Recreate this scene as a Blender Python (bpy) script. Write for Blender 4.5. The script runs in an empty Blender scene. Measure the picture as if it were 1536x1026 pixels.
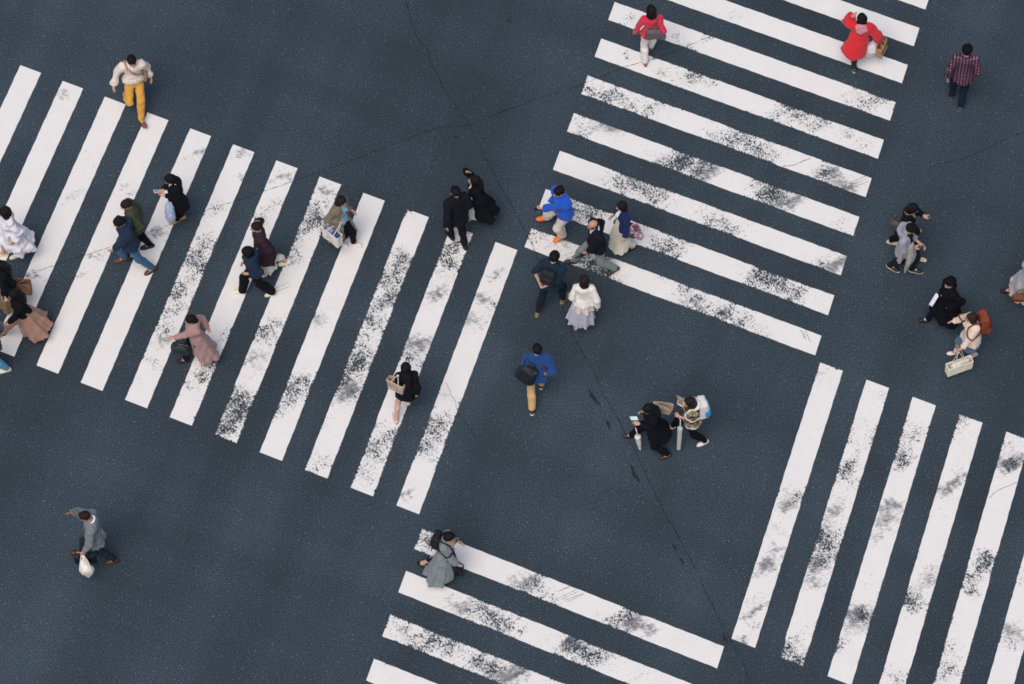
import bpy, math, random
import numpy as np
from mathutils import Vector, Matrix, Euler

rng = random.Random(7)
nrng = np.random.RandomState(11)
scene = bpy.context.scene
COL = scene.collection
F = np.float32


def V(*a):
    return np.array(a, dtype=np.float64)


def nrm(v):
    return v / (np.linalg.norm(v) + 1e-12)


# ------------------------------------------------------------------ materials
def new_mat(name):
    m = bpy.data.materials.new(name)
    m.use_nodes = True
    nt = m.node_tree
    nt.nodes.clear()
    out = nt.nodes.new('ShaderNodeOutputMaterial')
    b = nt.nodes.new('ShaderNodeBsdfPrincipled')
    nt.links.new(b.outputs[0], out.inputs[0])
    return m, nt, b


def node(nt, kind, **kw):
    n = nt.nodes.new(kind)
    for k, v in kw.items():
        if k.startswith('i_'):
            key = k[2:]
            n.inputs[int(key) if key.isdigit() else key].default_value = v
        else:
            setattr(n, k, v)
    return n


def ramp(nt, stops, interp='LINEAR'):
    r = nt.nodes.new('ShaderNodeValToRGB')
    r.color_ramp.interpolation = interp
    e = r.color_ramp.elements
    while len(e) < len(stops):
        e.new(0.5)
    for i, (p, c) in enumerate(stops):
        e[i].position = p
        e[i].color = (c[0], c[1], c[2], 1) if hasattr(c, '__len__') else (c, c, c, 1)
    return r


def mixrgb(nt, fac, a, b, mode='MIX'):
    m = nt.nodes.new('ShaderNodeMix')
    m.data_type = 'RGBA'
    m.blend_type = mode
    m.clamp_factor = True
    for sock, val in ((0, fac), (6, a), (7, b)):
        if hasattr(val, 'is_output'):
            nt.links.new(val, m.inputs[sock])
        elif sock == 0:
            m.inputs[0].default_value = val
        else:
            m.inputs[sock].default_value = (val[0], val[1], val[2], 1)
    return m.outputs[2]


def math_(nt, op, a, b=None, c=None, clamp=False):
    m = nt.nodes.new('ShaderNodeMath')
    m.operation = op
    m.use_clamp = clamp
    for i, v in enumerate((a, b, c)):
        if v is None:
            continue
        if hasattr(v, 'is_output'):
            nt.links.new(v, m.inputs[i])
        else:
            m.inputs[i].default_value = v
    return m.outputs[0]


def coords(nt, scale=(1, 1, 1), kind='Object'):
    t = nt.nodes.new('ShaderNodeTexCoord')
    mp = nt.nodes.new('ShaderNodeMapping')
    mp.inputs['Scale'].default_value = scale
    nt.links.new(t.outputs[kind], mp.inputs[0])
    return mp.outputs[0]


def noise(nt, vec, scale, detail=3, rough=0.55):
    n = nt.nodes.new('ShaderNodeTexNoise')
    n.inputs['Scale'].default_value = scale
    n.inputs['Detail'].default_value = detail
    n.inputs['Roughness'].default_value = rough
    nt.links.new(vec, n.inputs['Vector'])
    return n.outputs['Fac']


def bump(nt, b, height, strength, dist):
    bp = nt.nodes.new('ShaderNodeBump')
    bp.inputs['Strength'].default_value = strength
    bp.inputs['Distance'].default_value = dist
    nt.links.new(height, bp.inputs['Height'])
    nt.links.new(bp.outputs[0], b.inputs['Normal'])


_mats = {}


def fabric(c, var=0.18, rough=0.9, weave=220, sheen=0.15):
    key = ('fab', tuple(c), var, rough, weave)
    if key in _mats:
        return _mats[key]
    m, nt, b = new_mat('cloth')
    co = coords(nt)
    n1 = noise(nt, co, 7, 4)
    n2 = noise(nt, co, weave, 2)
    lo = tuple(x * (1 - var) for x in c)
    hi = tuple(min(1, x * (1 + var)) for x in c)
    base = mixrgb(nt, n1, lo, hi)
    base = mixrgb(nt, math_(nt, 'MULTIPLY', n2, 0.35), base, tuple(x * 0.55 for x in c))
    nt.links.new(base, b.inputs['Base Color'])
    b.inputs['Roughness'].default_value = rough
    lum = max(c)
    b.inputs['Sheen Weight'].default_value = sheen * min(1, lum * 3)
    b.inputs['Sheen Roughness'].default_value = 0.6
    b.inputs['Specular IOR Level'].default_value = 0.22 if lum > .05 else 0.08
    f1 = noise(nt, co, 22, 3)
    h = math_(nt, 'ADD', math_(nt, 'MULTIPLY', f1, 1.0), math_(nt, 'MULTIPLY', n2, 0.12))
    bump(nt, b, h, 0.35, 0.015)
    _mats[key] = m
    return m


def pattern(kind, c1, c2, c3=None):
    key = (kind, c1, c2, c3)
    if key in _mats:
        return _mats[key]
    m, nt, b = new_mat(kind)
    co = coords(nt)
    if kind == 'plaid_cloth':
        sx = nt.nodes.new('ShaderNodeSeparateXYZ')
        nt.links.new(co, sx.inputs[0])
        # rows by height, columns across the back
        hz = math_(nt, 'PINGPONG', math_(nt, 'MULTIPLY', sx.outputs[2], 20.0), 0.5)
        vx = math_(nt, 'PINGPONG', math_(nt, 'MULTIPLY', sx.outputs[0], 17.0), 0.5)
        a = math_(nt, 'GREATER_THAN', hz, 0.27)
        v = math_(nt, 'GREATER_THAN', vx, 0.27)
        s = math_(nt, 'MULTIPLY', math_(nt, 'ADD', a, v), 0.5)
        r = ramp(nt, [(0, c1), (0.5, c2), (1.0, c3)])
        nt.links.new(s, r.inputs[0])
        base = r.outputs[0]
    elif kind == 'camouflage_cloth':
        n = noise(nt, co, 11, 2, 0.5)
        r = ramp(nt, [(0, c1), (0.46, c2), (0.54, c3)], 'CONSTANT')
        nt.links.new(n, r.inputs[0])
        base = r.outputs[0]
    elif kind == 'floral_cloth':
        vo = node(nt, 'ShaderNodeTexVoronoi')
        vo.inputs['Scale'].default_value = 13
        nt.links.new(co, vo.inputs['Vector'])
        n = noise(nt, co, 9, 3)
        f = math_(nt, 'LESS_THAN', vo.outputs['Distance'], 0.42)
        base = mixrgb(nt, f, c1, c2)
        f2 = math_(nt, 'GREATER_THAN', n, 0.56)
        base = mixrgb(nt, f2, base, c3)
    else:  # flecked_wool
        n = noise(nt, co, 120, 3, 0.7)
        r = ramp(nt, [(0.3, c1), (0.7, c2)])
        nt.links.new(n, r.inputs[0])
        base = r.outputs[0]
    nt.links.new(base, b.inputs['Base Color'])
    b.inputs['Roughness'].default_value = 0.92
    b.inputs['Specular IOR Level'].default_value = 0.2
    f1 = noise(nt, co, 22, 3)
    bump(nt, b, f1, 0.5, 0.02)
    _mats[key] = m
    return m


def hairmat(c):
    key = ('hair', c)
    if key in _mats:
        return _mats[key]
    m, nt, b = new_mat('hair_strands')
    co = coords(nt, (60, 60, 7))
    n = noise(nt, co, 3.0, 4, 0.65)
    base = mixrgb(nt, n, tuple(x * 0.5 for x in c), tuple(x * 1.7 for x in c))
    nt.links.new(base, b.inputs['Base Color'])
    b.inputs['Roughness'].default_value = 0.45
    b.inputs['Specular IOR Level'].default_value = 0.13
    bump(nt, b, n, 0.9, 0.012)
    _mats[key] = m
    return m


def skinmat(c):
    key = ('skin', c)
    if key in _mats:
        return _mats[key]
    m, nt, b = new_mat('skin')
    co = coords(nt)
    n = noise(nt, co, 30, 3)
    at = node(nt, 'ShaderNodeAttribute', attribute_name='tint')
    base = mixrgb(nt, n, tuple(x * 0.92 for x in c), tuple(min(1, x * 1.06) for x in c))
    base = mixrgb(nt, 1.0, base, at.outputs['Color'], 'MULTIPLY')
    nt.links.new(base, b.inputs['Base Color'])
    b.inputs['Roughness'].default_value = 0.5
    b.inputs['Subsurface Weight'].default_value = 0.06
    b.inputs['Subsurface Radius'].default_value = (0.012, 0.005, 0.003)
    _mats[key] = m
    return m


def smooth_mat(kind, c, rough=0.5, spec=0.4, grain=60, bs=0.25):
    key = (kind, c, rough)
    if key in _mats:
        return _mats[key]
    m, nt, b = new_mat(kind)
    co = coords(nt)
    n = noise(nt, co, 6, 4)
    base = mixrgb(nt, n, tuple(x * 0.82 for x in c), tuple(min(1, x * 1.12) for x in c))
    nt.links.new(base, b.inputs['Base Color'])
    b.inputs['Roughness'].default_value = rough
    b.inputs['Specular IOR Level'].default_value = spec
    bump(nt, b, noise(nt, co, grain, 3), bs, 0.006)
    _mats[key] = m
    return m


def film_mat(c, alpha):
    key = ('film', c, alpha)
    if key in _mats:
        return _mats[key]
    m, nt, b = new_mat('thin_plastic_film')
    b.inputs['Base Color'].default_value = (*c, 1)
    b.inputs['Roughness'].default_value = 0.28
    b.inputs['Alpha'].default_value = alpha
    co = coords(nt)
    bump(nt, b, noise(nt, co, 26, 4), 0.8, 0.03)
    _mats[key] = m
    return m


# ------------------------------------------------------------- field shapes
class S:
    """a smooth-blended set of solids, meshed by surface nets"""

    def __init__(self, k=0.03):
        self.items = []
        self.cuts = []
        self.k = k
        self.lo = V(9, 9, 9)
        self.hi = V(-9, -9, -9)
        self.fold = None

    def grow(self, pts, r):
        for p in pts:
            self.lo = np.minimum(self.lo, np.asarray(p) - r)
            self.hi = np.maximum(self.hi, np.asarray(p) + r)

    def cap(self, a, b, ra, rb=None, k=None):
        rb = ra if rb is None else rb
        a = np.asarray(a, float)
        b = np.asarray(b, float)
        self.grow((a, b), max(ra, rb) + 0.02)

        def f(P):
            ab = b - a
            t = ((P - a.astype(F)) @ ab.astype(F)) / F(max(ab @ ab, 1e-9))
            t = np.clip(t, 0, 1)
            d = P - a.astype(F) - t[:, None] * ab.astype(F)
            return np.sqrt((d * d).sum(1)) - (F(ra) + F(rb - ra) * t)
        self.items.append((f, k))
        return self

    def ecap(self, a, b, ra, rb, R, ysq, k=None):
        """tapered capsule with an elliptical section, thin along R's second column"""
        a = np.asarray(a, float)
        b = np.asarray(b, float)
        self.grow((a, b), max(ra, rb) + 0.02)
        sc = V(1, 1 / ysq, 1)
        M = (R * sc[None, :]).astype(F)
        A = (a @ (R * sc[None, :])).astype(F)
        B = (b @ (R * sc[None, :])).astype(F)
        g = F((1 + ysq) / 2)

        def f(P):
            Q = P @ M
            AB = B - A
            t = np.clip(((Q - A) @ AB) / F(max(AB @ AB, 1e-9)), 0, 1)
            d = Q - A - t[:, None] * AB
            return (np.sqrt((d * d).sum(1)) - (F(ra) + F(rb - ra) * t)) * g
        self.items.append((f, k))
        return self

    def ell(self, c, R, r, k=None):
        c = np.asarray(c, float)
        r = np.asarray(r, float)
        self.grow((c,), r.max() + 0.02)
        M = R.astype(F)
        r1 = r.astype(F)

        def f(P):
            Q = (P - c.astype(F)) @ M
            k0 = np.sqrt(((Q / r1) ** 2).sum(1)) + F(1e-6)
            k1 = np.sqrt(((Q / (r1 * r1)) ** 2).sum(1)) + F(1e-6)
            return k0 * (k0 - 1) / k1
        self.items.append((f, k))
        return self

    def box(self, c, R, half, rad=0.01, k=None, taper=0.0):
        c = np.asarray(c, float)
        half = np.asarray(half, float)
        self.grow((c,), np.linalg.norm(half) + rad)
        M = R.astype(F)

        def f(P):
            Q = (P - c.astype(F)) @ M
            s = 1 + F(taper) * np.clip(Q[:, 2] / F(half[2]), -1, 1)
            Q = np.abs(np.stack([Q[:, 0] / s, Q[:, 1] / s, Q[:, 2]], 1)) - (half - rad).astype(F)
            return np.sqrt((np.maximum(Q, 0) ** 2).sum(1)) + np.minimum(Q.max(1), 0) - F(rad)
        self.items.append((f, k))
        return self

    def cone(self, a, b, ra, rb, R, ysa, ysb, n=7, amp=0.0, ph=0.0, k=None, p=1.0):
        """skirt-like frustum from a (top) to b (bottom) with rippled folds"""
        a = np.asarray(a, float)
        b = np.asarray(b, float)
        self.grow((a, b), max(ra, rb) * 1.25 + 0.03)
        M = R.astype(F)
        L = np.linalg.norm(b - a)
        ax = nrm(b - a)

        def f(P):
            Q = P - a.astype(F)
            h = Q @ ax.astype(F)
            t = np.clip(h / F(L), 0, 1)
            C = Q - h[:, None] * ax.astype(F)
            X = C @ M
            ys = F(ysa) + F(ysb - ysa) * t
            y = X[:, 1] / ys
            rr = np.sqrt(X[:, 0] ** 2 + y * y)
            ang = np.arctan2(y, X[:, 0])
            rad = F(ra) + F(rb - ra) * t ** F(p)
            rad = rad * (1 + F(amp) * t * (np.cos(n * ang + F(ph)) + F(.5) * np.cos((2 * n + 1) * ang + F(ph * 2.3))))
            d = (rr - rad) * F(0.85)
            return np.maximum(d, np.abs(h - F(L / 2)) - F(L / 2))
        self.items.append((f, k))
        return self

    def fn(self, f, pts, r, k=None):
        self.grow(pts, r)
        self.items.append((f, k))
        return self

    def cut_plane(self, p, n):
        """keeps the side the normal n points away from"""
        p = np.asarray(p, float).astype(F)
        n = nrm(np.asarray(n, float)).astype(F)
        self.cuts.append(lambda P: (P - p) @ n)
        return self

    def cut(self, other):
        self.cuts.append(lambda P: -other.ev(P))
        return self

    def ev(self, P):
        P = np.asarray(P, dtype=F)
        d = None
        for f, k in self.items:
            e = f(P)
            if d is None:
                d = e
            else:
                kk = F(self.k if k is None else k)
                h = np.maximum(kk - np.abs(d - e), 0) / kk
                d = np.minimum(d, e) - h * h * kk * F(0.25)
        if self.fold is not None:
            amp, W, PH = self.fold
            s = np.zeros(len(P), F)
            for w, p, am in zip(W, PH, amp):
                s += am * np.sin(P @ w + p)
            d = d + s
        for c in self.cuts:
            d = np.maximum(d, c(P))
        return d

    def folds(self, amp, seed, zsq=0.7):
        r = np.random.RandomState(seed)
        W, A = [], []
        for lam in (0.30, 0.2, 0.14, 0.10, 0.075, 0.055):
            v = r.normal(size=3)
            v[2] *= zsq
            W.append((nrm(v) * 2 * math.pi / lam).astype(F))
            A.append(F(amp * lam / 0.3 * r.uniform(.6, 1.2)))
        self.fold = (A, W, [F(x) for x in r.uniform(0, 6.28, 6)])
        return self

    def mesh(self, h, smooth=1):
        return nets(self, self.lo - 2 * h, self.hi + 2 * h, h, smooth)


def nets(s, lo, hi, h, smooth=1):
    n = np.maximum(np.ceil((hi - lo) / h).astype(int) + 1, 4)
    # coarse pass, then the fine values only near the surface
    q = 4
    nc = (n + q - 1) // q + 1
    ax = [lo[i] + np.arange(nc[i]) * h * q for i in range(3)]
    G = np.stack(np.meshgrid(*ax, indexing='ij'), -1).reshape(-1, 3)
    dc = s.ev(G).reshape(nc)
    m = np.minimum.reduce([np.abs(dc[a:nc[0] - 1 + a, b:nc[1] - 1 + b, c:nc[2] - 1 + c])
                           for a in (0, 1) for b in (0, 1) for c in (0, 1)])
    act = m < q * h * 1.9
    fine = np.repeat(np.repeat(np.repeat(act, q, 0), q, 1), q, 2)
    fs = np.repeat(np.repeat(np.repeat(dc[:-1, :-1, :-1], q, 0), q, 1), q, 2).astype(F)
    sh = fine.shape
    pad = np.zeros(tuple(x + 2 for x in sh), bool)
    pad[1:-1, 1:-1, 1:-1] = fine
    fine = fine | pad[:-2, 1:-1, 1:-1] | pad[1:-1, :-2, 1:-1] | pad[1:-1, 1:-1, :-2]
    idx = np.argwhere(fine)
    fs[fine] = s.ev(lo[None, :] + idx * h)
    D = fs
    nx, ny, nz = D.shape
    neg = D < 0
    cnt = np.zeros((nx - 1, ny - 1, nz - 1), np.int8)
    for a in (0, 1):
        for b in (0, 1):
            for c in (0, 1):
                cnt += neg[a:nx - 1 + a, b:ny - 1 + b, c:nz - 1 + c]
    cells = np.argwhere((cnt > 0) & (cnt < 8))
    if len(cells) == 0:
        return np.zeros((0, 3)), np.zeros((0, 4), int)
    vid = -np.ones((nx - 1, ny - 1, nz - 1), np.int64)
    vid[cells[:, 0], cells[:, 1], cells[:, 2]] = np.arange(len(cells))
    acc = np.zeros((len(cells), 3))
    num = np.zeros(len(cells))
    corner = [(a, b, c) for a in (0, 1) for b in (0, 1) for c in (0, 1)]
    for i in range(8):
        for j in range(i + 1, 8):
            d = np.abs(np.array(corner[i]) - np.array(corner[j]))
            if d.sum() != 1:
                continue
            p, r = np.array(corner[i]), np.array(corner[j])
            d0 = D[tuple((cells + p).T)]
            d1 = D[tuple((cells + r).T)]
            x = (d0 < 0) != (d1 < 0)
            t = np.where(x, d0 / np.where(x, d0 - d1, 1), 0)
            acc += x[:, None] * (p + t[:, None] * (r - p))
            num += x
    verts = lo + (cells + acc / num[:, None]) * h
    faces = []
    for axis in range(3):
        o = [0, 0, 0]
        o[axis] = 1
        A0 = neg[:nx - o[0], :ny - o[1], :nz - o[2]]
        A1 = neg[o[0]:, o[1]:, o[2]:]
        e = np.argwhere(A0 != A1)
        u, w = [(1, 2), (2, 0), (0, 1)][axis]
        ok = (e[:, u] > 0) & (e[:, w] > 0) & (e[:, u] < D.shape[u] - 1) & (e[:, w] < D.shape[w] - 1)
        e = e[ok]
        q4 = []
        for du, dw in ((1, 1), (0, 1), (0, 0), (1, 0)):
            c = e.copy()
            c[:, u] -= du
            c[:, w] -= dw
            q4.append(vid[c[:, 0], c[:, 1], c[:, 2]])
        q4 = np.stack(q4, 1)
        flip = ~A0[e[:, 0], e[:, 1], e[:, 2]]
        q4[flip] = q4[flip][:, ::-1]
        faces.append(q4)
    faces = np.concatenate(faces)
    faces = faces[(faces >= 0).all(1)]
    for _ in range(smooth):
        ed = np.concatenate([faces[:, [0, 1]], faces[:, [1, 2]], faces[:, [2, 3]], faces[:, [3, 0]]])
        a2 = np.zeros_like(verts)
        c2 = np.zeros(len(verts))
        for i, j in ((0, 1), (1, 0)):
            for k in range(3):
                a2[:, k] += np.bincount(ed[:, i], verts[ed[:, j], k], len(verts))
            c2 += np.bincount(ed[:, i], minlength=len(verts))
        verts = 0.45 * verts + 0.55 * a2 / np.maximum(c2, 1)[:, None]
    return verts, faces


def tube(pts, r, n=6, closed=False, flat=1.0):
    """a round or flattened strap swept along points"""
    pts = [np.asarray(p, float) for p in pts]
    m = len(pts)
    vs, fs = [], []
    up = V(0.13, 0.21, 0.97)
    for i, p in enumerate(pts):
        if closed:
            t = pts[(i + 1) % m] - pts[i - 1]
        else:
            t = pts[min(i + 1, m - 1)] - pts[max(i - 1, 0)]
        t = nrm(t)
        a = np.cross(t, up)
        if np.linalg.norm(a) < .1:
            a = np.cross(t, V(1, 0, 0))
        a = nrm(a)
        b = np.cross(t, a)
        rr = r if not hasattr(r, '__len__') else r[i]
        for j in range(n):
            an = 2 * math.pi * j / n
            vs.append(p + rr * (math.cos(an) * a * flat + math.sin(an) * b))
    for i in range(m if closed else m - 1):
        for j in range(n):
            i2 = (i + 1) % m
            fs.append((i * n + j, i * n + (j + 1) % n, i2 * n + (j + 1) % n, i2 * n + j))
    vs = np.array(vs)
    fs = np.array(fs)
    return vs, fs


def spline(pts, n=14):
    """smooth curve through a few points"""
    pts = [np.asarray(p, float) for p in pts]
    if len(pts) < 3:
        return [pts[0] + (pts[-1] - pts[0]) * i / n for i in range(n + 1)]
    P = [2 * pts[0] - pts[1]] + pts + [2 * pts[-1] - pts[-2]]
    out = []
    seg = len(pts) - 1
    per = max(2, n // seg)
    for i in range(seg):
        a, b, c, d = P[i:i + 4]
        for j in range(per):
            t = j / per
            out.append(0.5 * (2 * b + (c - a) * t + (2 * a - 5 * b + 4 * c - d) * t * t + (3 * b - a - 3 * c + d) * t ** 3))
    out.append(pts[-1])
    return out


def join(*ms):
    vs, fs, o = [], [], 0
    for v, f in ms:
        if len(v) == 0:
            continue
        vs.append(v)
        f = [tuple(int(x) + o for x in q) for q in f]
        fs += f
        o += len(v)
    return np.concatenate(vs), fs


def obj(name, vf, mat, parent=None, smooth=True, tint=None):
    v, f = vf
    me = bpy.data.meshes.new(name)
    me.from_pydata(np.asarray(v, float).tolist(), [], [tuple(int(i) for i in q) for q in f])
    me.polygons.foreach_set('use_smooth', [smooth] * len(me.polygons))
    me.materials.append(mat)
    if tint is not None:
        at = me.color_attributes.new('tint', 'FLOAT_COLOR', 'POINT')
        c = np.ones((len(v), 4), F)
        c[:, :3] = tint
        at.data.foreach_set('color', c.ravel())
    me.update()
    o = bpy.data.objects.new(name, me)
    COL.objects.link(o)
    if parent is not None:
        o.parent = parent
    return o


def thing(name, label, cat, loc, rz=0.0, group=None, tilt=None):
    o = bpy.data.objects.new(name, None)
    o.empty_display_size = 0.2
    COL.objects.link(o)
    o.location = loc
    o.rotation_euler = (0, 0, rz) if tilt is None else tilt
    o['label'] = label
    o['category'] = cat
    if group:
        o['group'] = group
    return o


# ------------------------------------------------------------------- people
SKIN = (0.56, 0.33, 0.24)
SKIN2 = (0.50, 0.27, 0.19)
BLACKHAIR = (0.0085, 0.008, 0.0095)
BROWNHAIR = (0.030, 0.018, 0.016)


def ik(S0, T, l1, l2, pole):
    d = T - S0
    L = np.linalg.norm(d)
    mx = (l1 + l2) * 0.995
    if L > mx:
        T = S0 + d / L * mx
        d = T - S0
        L = mx
    L = max(L, abs(l1 - l2) + 0.02)
    u = nrm(d)
    a = (l1 * l1 - l2 * l2 + L * L) / (2 * L)
    hgt = math.sqrt(max(l1 * l1 - a * a, 0))
    p = pole - (pole @ u) * u
    return S0 + u * a + nrm(p) * hgt, T


def frame_from(fwd, up):
    up = nrm(up)
    r = nrm(np.cross(fwd, up))
    f = np.cross(up, r)
    return np.stack([r, f, up], 1)


def rotz(a):
    c, s = math.cos(a), math.sin(a)
    return np.array([[c, -s, 0], [s, c, 0], [0, 0, 1.0]])


def rotx(a):
    c, s = math.cos(a), math.sin(a)
    return np.array([[1.0, 0, 0], [0, c, -s], [0, s, c]])


class Person:
    def __init__(self, sp):
        self.sp = sp
        self.seed = sp['seed']
        H = sp.get('H', 1.68)
        k = self.k = H / 1.70
        wom = self.wom = sp.get('woman', False)
        self.sw = (0.150 if wom else 0.178) * k
        self.head_c = V(0, sp.get('lean', 0.06), H - 0.105 * k)
        hc = self.head_c
        # feet (toe-side centre of the shoe on the ground)
        self.foot = {}
        for s in 'LR':
            self.foot[s] = V(*sp['foot'][s])
        # pelvis below the head, lowered when the stride is long
        py = 0.0
        self.pel = V(sp.get('px', 0.0), py, 0.93 * k)
        self.ank = {}
        self.pitch = {}
        for s, sg in (('L', -1), ('R', 1)):
            f = self.foot[s].copy()
            dy = f[1] - py
            lift = f[2]
            pit = 0.0
            if dy < -0.12:
                pit = -min(0.95, (-dy - 0.12) * 1.6)
            elif dy > 0.2:
                pit = min(0.35, (dy - 0.2) * 1.2)
            pit = sp.get('pitch' + s, pit)
            self.pitch[s] = pit
            a = f + V(0, -0.075 * math.cos(pit) * k, 0.075 * k - 0.11 * math.sin(min(pit, 0)) * k * 1.0 + 0.04 * max(pit, 0))
            self.ank[s] = a
        l1, l2 = 0.435 * k, 0.43 * k
        need = 0.93 * k
        for s, sg in (('L', -1), ('R', 1)):
            hip = self.pel + V(sg * 0.085 * k, 0, -0.03 * k)
            d = hip - self.ank[s]
            mx = (l1 + l2) * 0.985
            hor = math.hypot(d[0], d[1])
            if hor > mx * 0.72:
                sc = mx * 0.72 / hor
                a = self.ank[s]
                a[0] = hip[0] - d[0] * sc
                a[1] = hip[1] - d[1] * sc
                hor = mx * 0.72
            vz = math.sqrt(mx * mx - hor * hor)
            need = min(need, self.ank[s][2] + vz + 0.03 * k)
        drop = max(0.93 * k - need, 0)
        self.pel[2] -= drop
        self.head_c[2] -= drop
        hc = self.head_c
        self.hip, self.knee = {}, {}
        yawF = sp.get('toe', {})
        for s, sg in (('L', -1), ('R', 1)):
            self.hip[s] = self.pel + V(sg * 0.085 * k, 0, -0.03 * k)
            self.knee[s], self.ank[s] = ik(self.hip[s], self.ank[s], l1, l2, V(sg * 0.12, 1, 0.15))
        # spine
        hyaw, hpit = math.radians(sp.get('hyaw', 0)), math.radians(sp.get('hpit', 10))
        self.HR = rotz(hyaw) @ rotx(-hpit)
        base = hc + self.HR @ V(0, -0.02, -0.115 * k) - V(0, sp.get('neckfwd', 0), 0)
        up = nrm(base - self.pel)
        self.neckb = self.pel + (base - self.pel) * 0.94
        tw = math.radians(sp.get('twist', 0))
        self.TR = frame_from(rotz(tw) @ V(0, 1, 0), up)
        self.PR = frame_from(V(0, 1, 0), up)
        self.chest = self.pel + (self.neckb - self.pel) * 0.66
        self.waist = self.pel + (self.neckb - self.pel) * 0.30
        self.sh = {}
        for s, sg in (('L', -1), ('R', 1)):
            self.sh[s] = self.neckb + self.TR @ V(sg * self.sw, -0.01, -0.075 * k + sp.get('shrug' + s, 0))
        self.elb, self.wri, self.hd = {}, {}, {}
        a1, a2 = 0.285 * k, 0.25 * k
        for s, sg in (('L', -1), ('R', 1)):
            T = V(*sp['hand'][s])
            pole = sp.get('pole', {}).get(s)
            pole = V(*pole) if pole else V(sg * 0.28, -0.85, -0.35)
            # the given point is the middle of the hand
            d0 = nrm(T - self.sh[s])
            el, w = ik(self.sh[s], T - d0 * 0.06 * k, a1, a2, pole)
            hd = nrm(w - el)
            for _ in range(3):
                el, w = ik(self.sh[s], T - hd * 0.08 * k, a1, a2, pole)
                hd = nrm(w - el)
            self.elb[s], self.wri[s], self.hd[s] = el, w, hd
        self.palm = {s: self.wri[s] + self.hd[s] * 0.085 * k for s in 'LR'}

    # ---- bare body: trunk, limbs, head with a face, hands with fingers
    def body_mesh(self):
        k, sp = self.k, self.sp
        b = S(0.04)
        b.ecap(self.pel + self.PR @ V(0, 0, -.02), self.waist, .135 * k, .115 * k, self.PR, .72)
        b.ecap(self.waist, self.chest + self.TR @ V(0, 0, .05), .115 * k, .135 * k, self.TR, .68)
        b.cap(self.sh['L'], self.sh['R'], .045 * k)
        b.cap(self.neckb - V(0, 0, .03), self.head_c + self.HR @ V(0, -.012, -.06 * k), .056 * k, .050 * k)
        slim = .93 if self.wom else 1.0
        for s in 'LR':
            b.cap(self.sh[s], self.elb[s], .043 * k * slim, .036 * k * slim)
            b.cap(self.elb[s], self.wri[s], .037 * k * slim, .026 * k * slim)
            b.cap(self.hip[s], self.knee[s], .078 * k, .050 * k)
            mid = self.knee[s] * .68 + self.ank[s] * .32 + V(0, -.015, 0)
            b.cap(self.knee[s], mid, .048 * k, .050 * k)
            b.cap(mid, self.ank[s], .050 * k, .034 * k)
            ft = self.foot_frame(s)
            b.cap(self.ank[s], self.ank[s] + ft @ V(0, .11, -.045) * k, .034 * k, .026 * k)
        parts = [b.mesh(0.011 if sp.get('bare') else 0.016, 1)]
        parts.append(self.head_mesh())
        for s, sg in (('L', -1), ('R', 1)):
            parts.append(self.hand_mesh(s, sg))
        v, f = join(*parts)
        # tint: eyes, brows and lips of the face
        Q = (v - self.head_c) @ self.HR / k
        t = np.ones((len(v), 3), F)
        face = (Q[:, 1] > .05)
        for ex in (-.031, .031):
            e = ((Q[:, 0] - ex) / .014) ** 2 + ((Q[:, 2] - .005) / .008) ** 2 < 1
            t[face & e] = (.08, .07, .07)
            e = ((Q[:, 0] - ex) / .021) ** 2 + ((Q[:, 2] - .029) / .006) ** 2 < 1
            t[face & e] = (.22, .18, .18)
        e = (Q[:, 0] / .023) ** 2 + ((Q[:, 2] + .064) / .009) ** 2 < 1
        t[face & e] = (.85, .48, .48)
        return v, f, t

    def head_mesh(self):
        k, R, c = self.k, self.HR, self.head_c
        h = S(0.025)
        L = lambda x, y, z: c + R @ (V(x, y, z) * k)
        h.ell(L(0, -.012, .018), R, V(.074, .094, .088) * k)
        h.ell(L(0, .024, -.035), R, V(.060, .066, .075) * k)
        h.cap(L(0, .07, -.085), L(0, .066, -.088), .020 * k)
        h.cap(L(0, .086, .012), L(0, .104, -.026), .008 * k, .014 * k, .014)
        h.cap(L(-.033, .066, .022), L(.033, .066, .022), .016 * k, .016 * k, .016)
        for sx in (-1, 1):
            h.ell(L(.031 * sx, .076, .004), R, V(.014, .011, .010) * k, .006)
            h.ell(L(.076 * sx, -.006, -.01), R, V(.010, .022, .033) * k, .010)
            h.cap(L(.035 * sx, .068, -.022), L(.04 * sx, .05, -.03), .016 * k, .016 * k, .02)
        h.ell(L(0, .084, -.062), R, V(.022, .010, .008) * k, .006)
        h.cap(L(0, -.025, -.06), L(0, -.03, -.13), .050 * k, .052 * k, .03)
        return h.mesh(.0075, 1)

    def hand_mesh(self, s, sg):
        k = self.k * (.94 if self.wom else 1.0)
        mode = self.sp.get('grip', {}).get(s, 'relaxed')
        w, d = self.wri[s], self.hd[s]
        med = V(-sg, 0, 0)
        if mode == 'up':
            med = V(0, .3, 1)
        if mode == 'down':
            med = V(0, .2, -1)
        n = nrm(med - (med @ d) * d)
        t = np.cross(n, d) if sg < 0 else np.cross(d, n)
        h = S(0.010)
        R = np.stack([t, n, d], 1)
        h.box(w + d * .047 * k + n * .002, R, V(.039, .014, .047) * k, .012 * k)
        h.cap(w - d * .05 * k, w + d * .02 * k, .026 * k, .024 * k, .02)
        h.cap(w + d * .02 * k + t * .018 * k, w + d * .05 * k + t * .03 * k, .016 * k, .013 * k, .012)
        curl = {'relaxed': (18, 26, 18), 'grip': (66, 82, 50), 'open': (4, 6, 5), 'up': (30, 45, 25), 'down': (14, 20, 14)}[mode]
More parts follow.
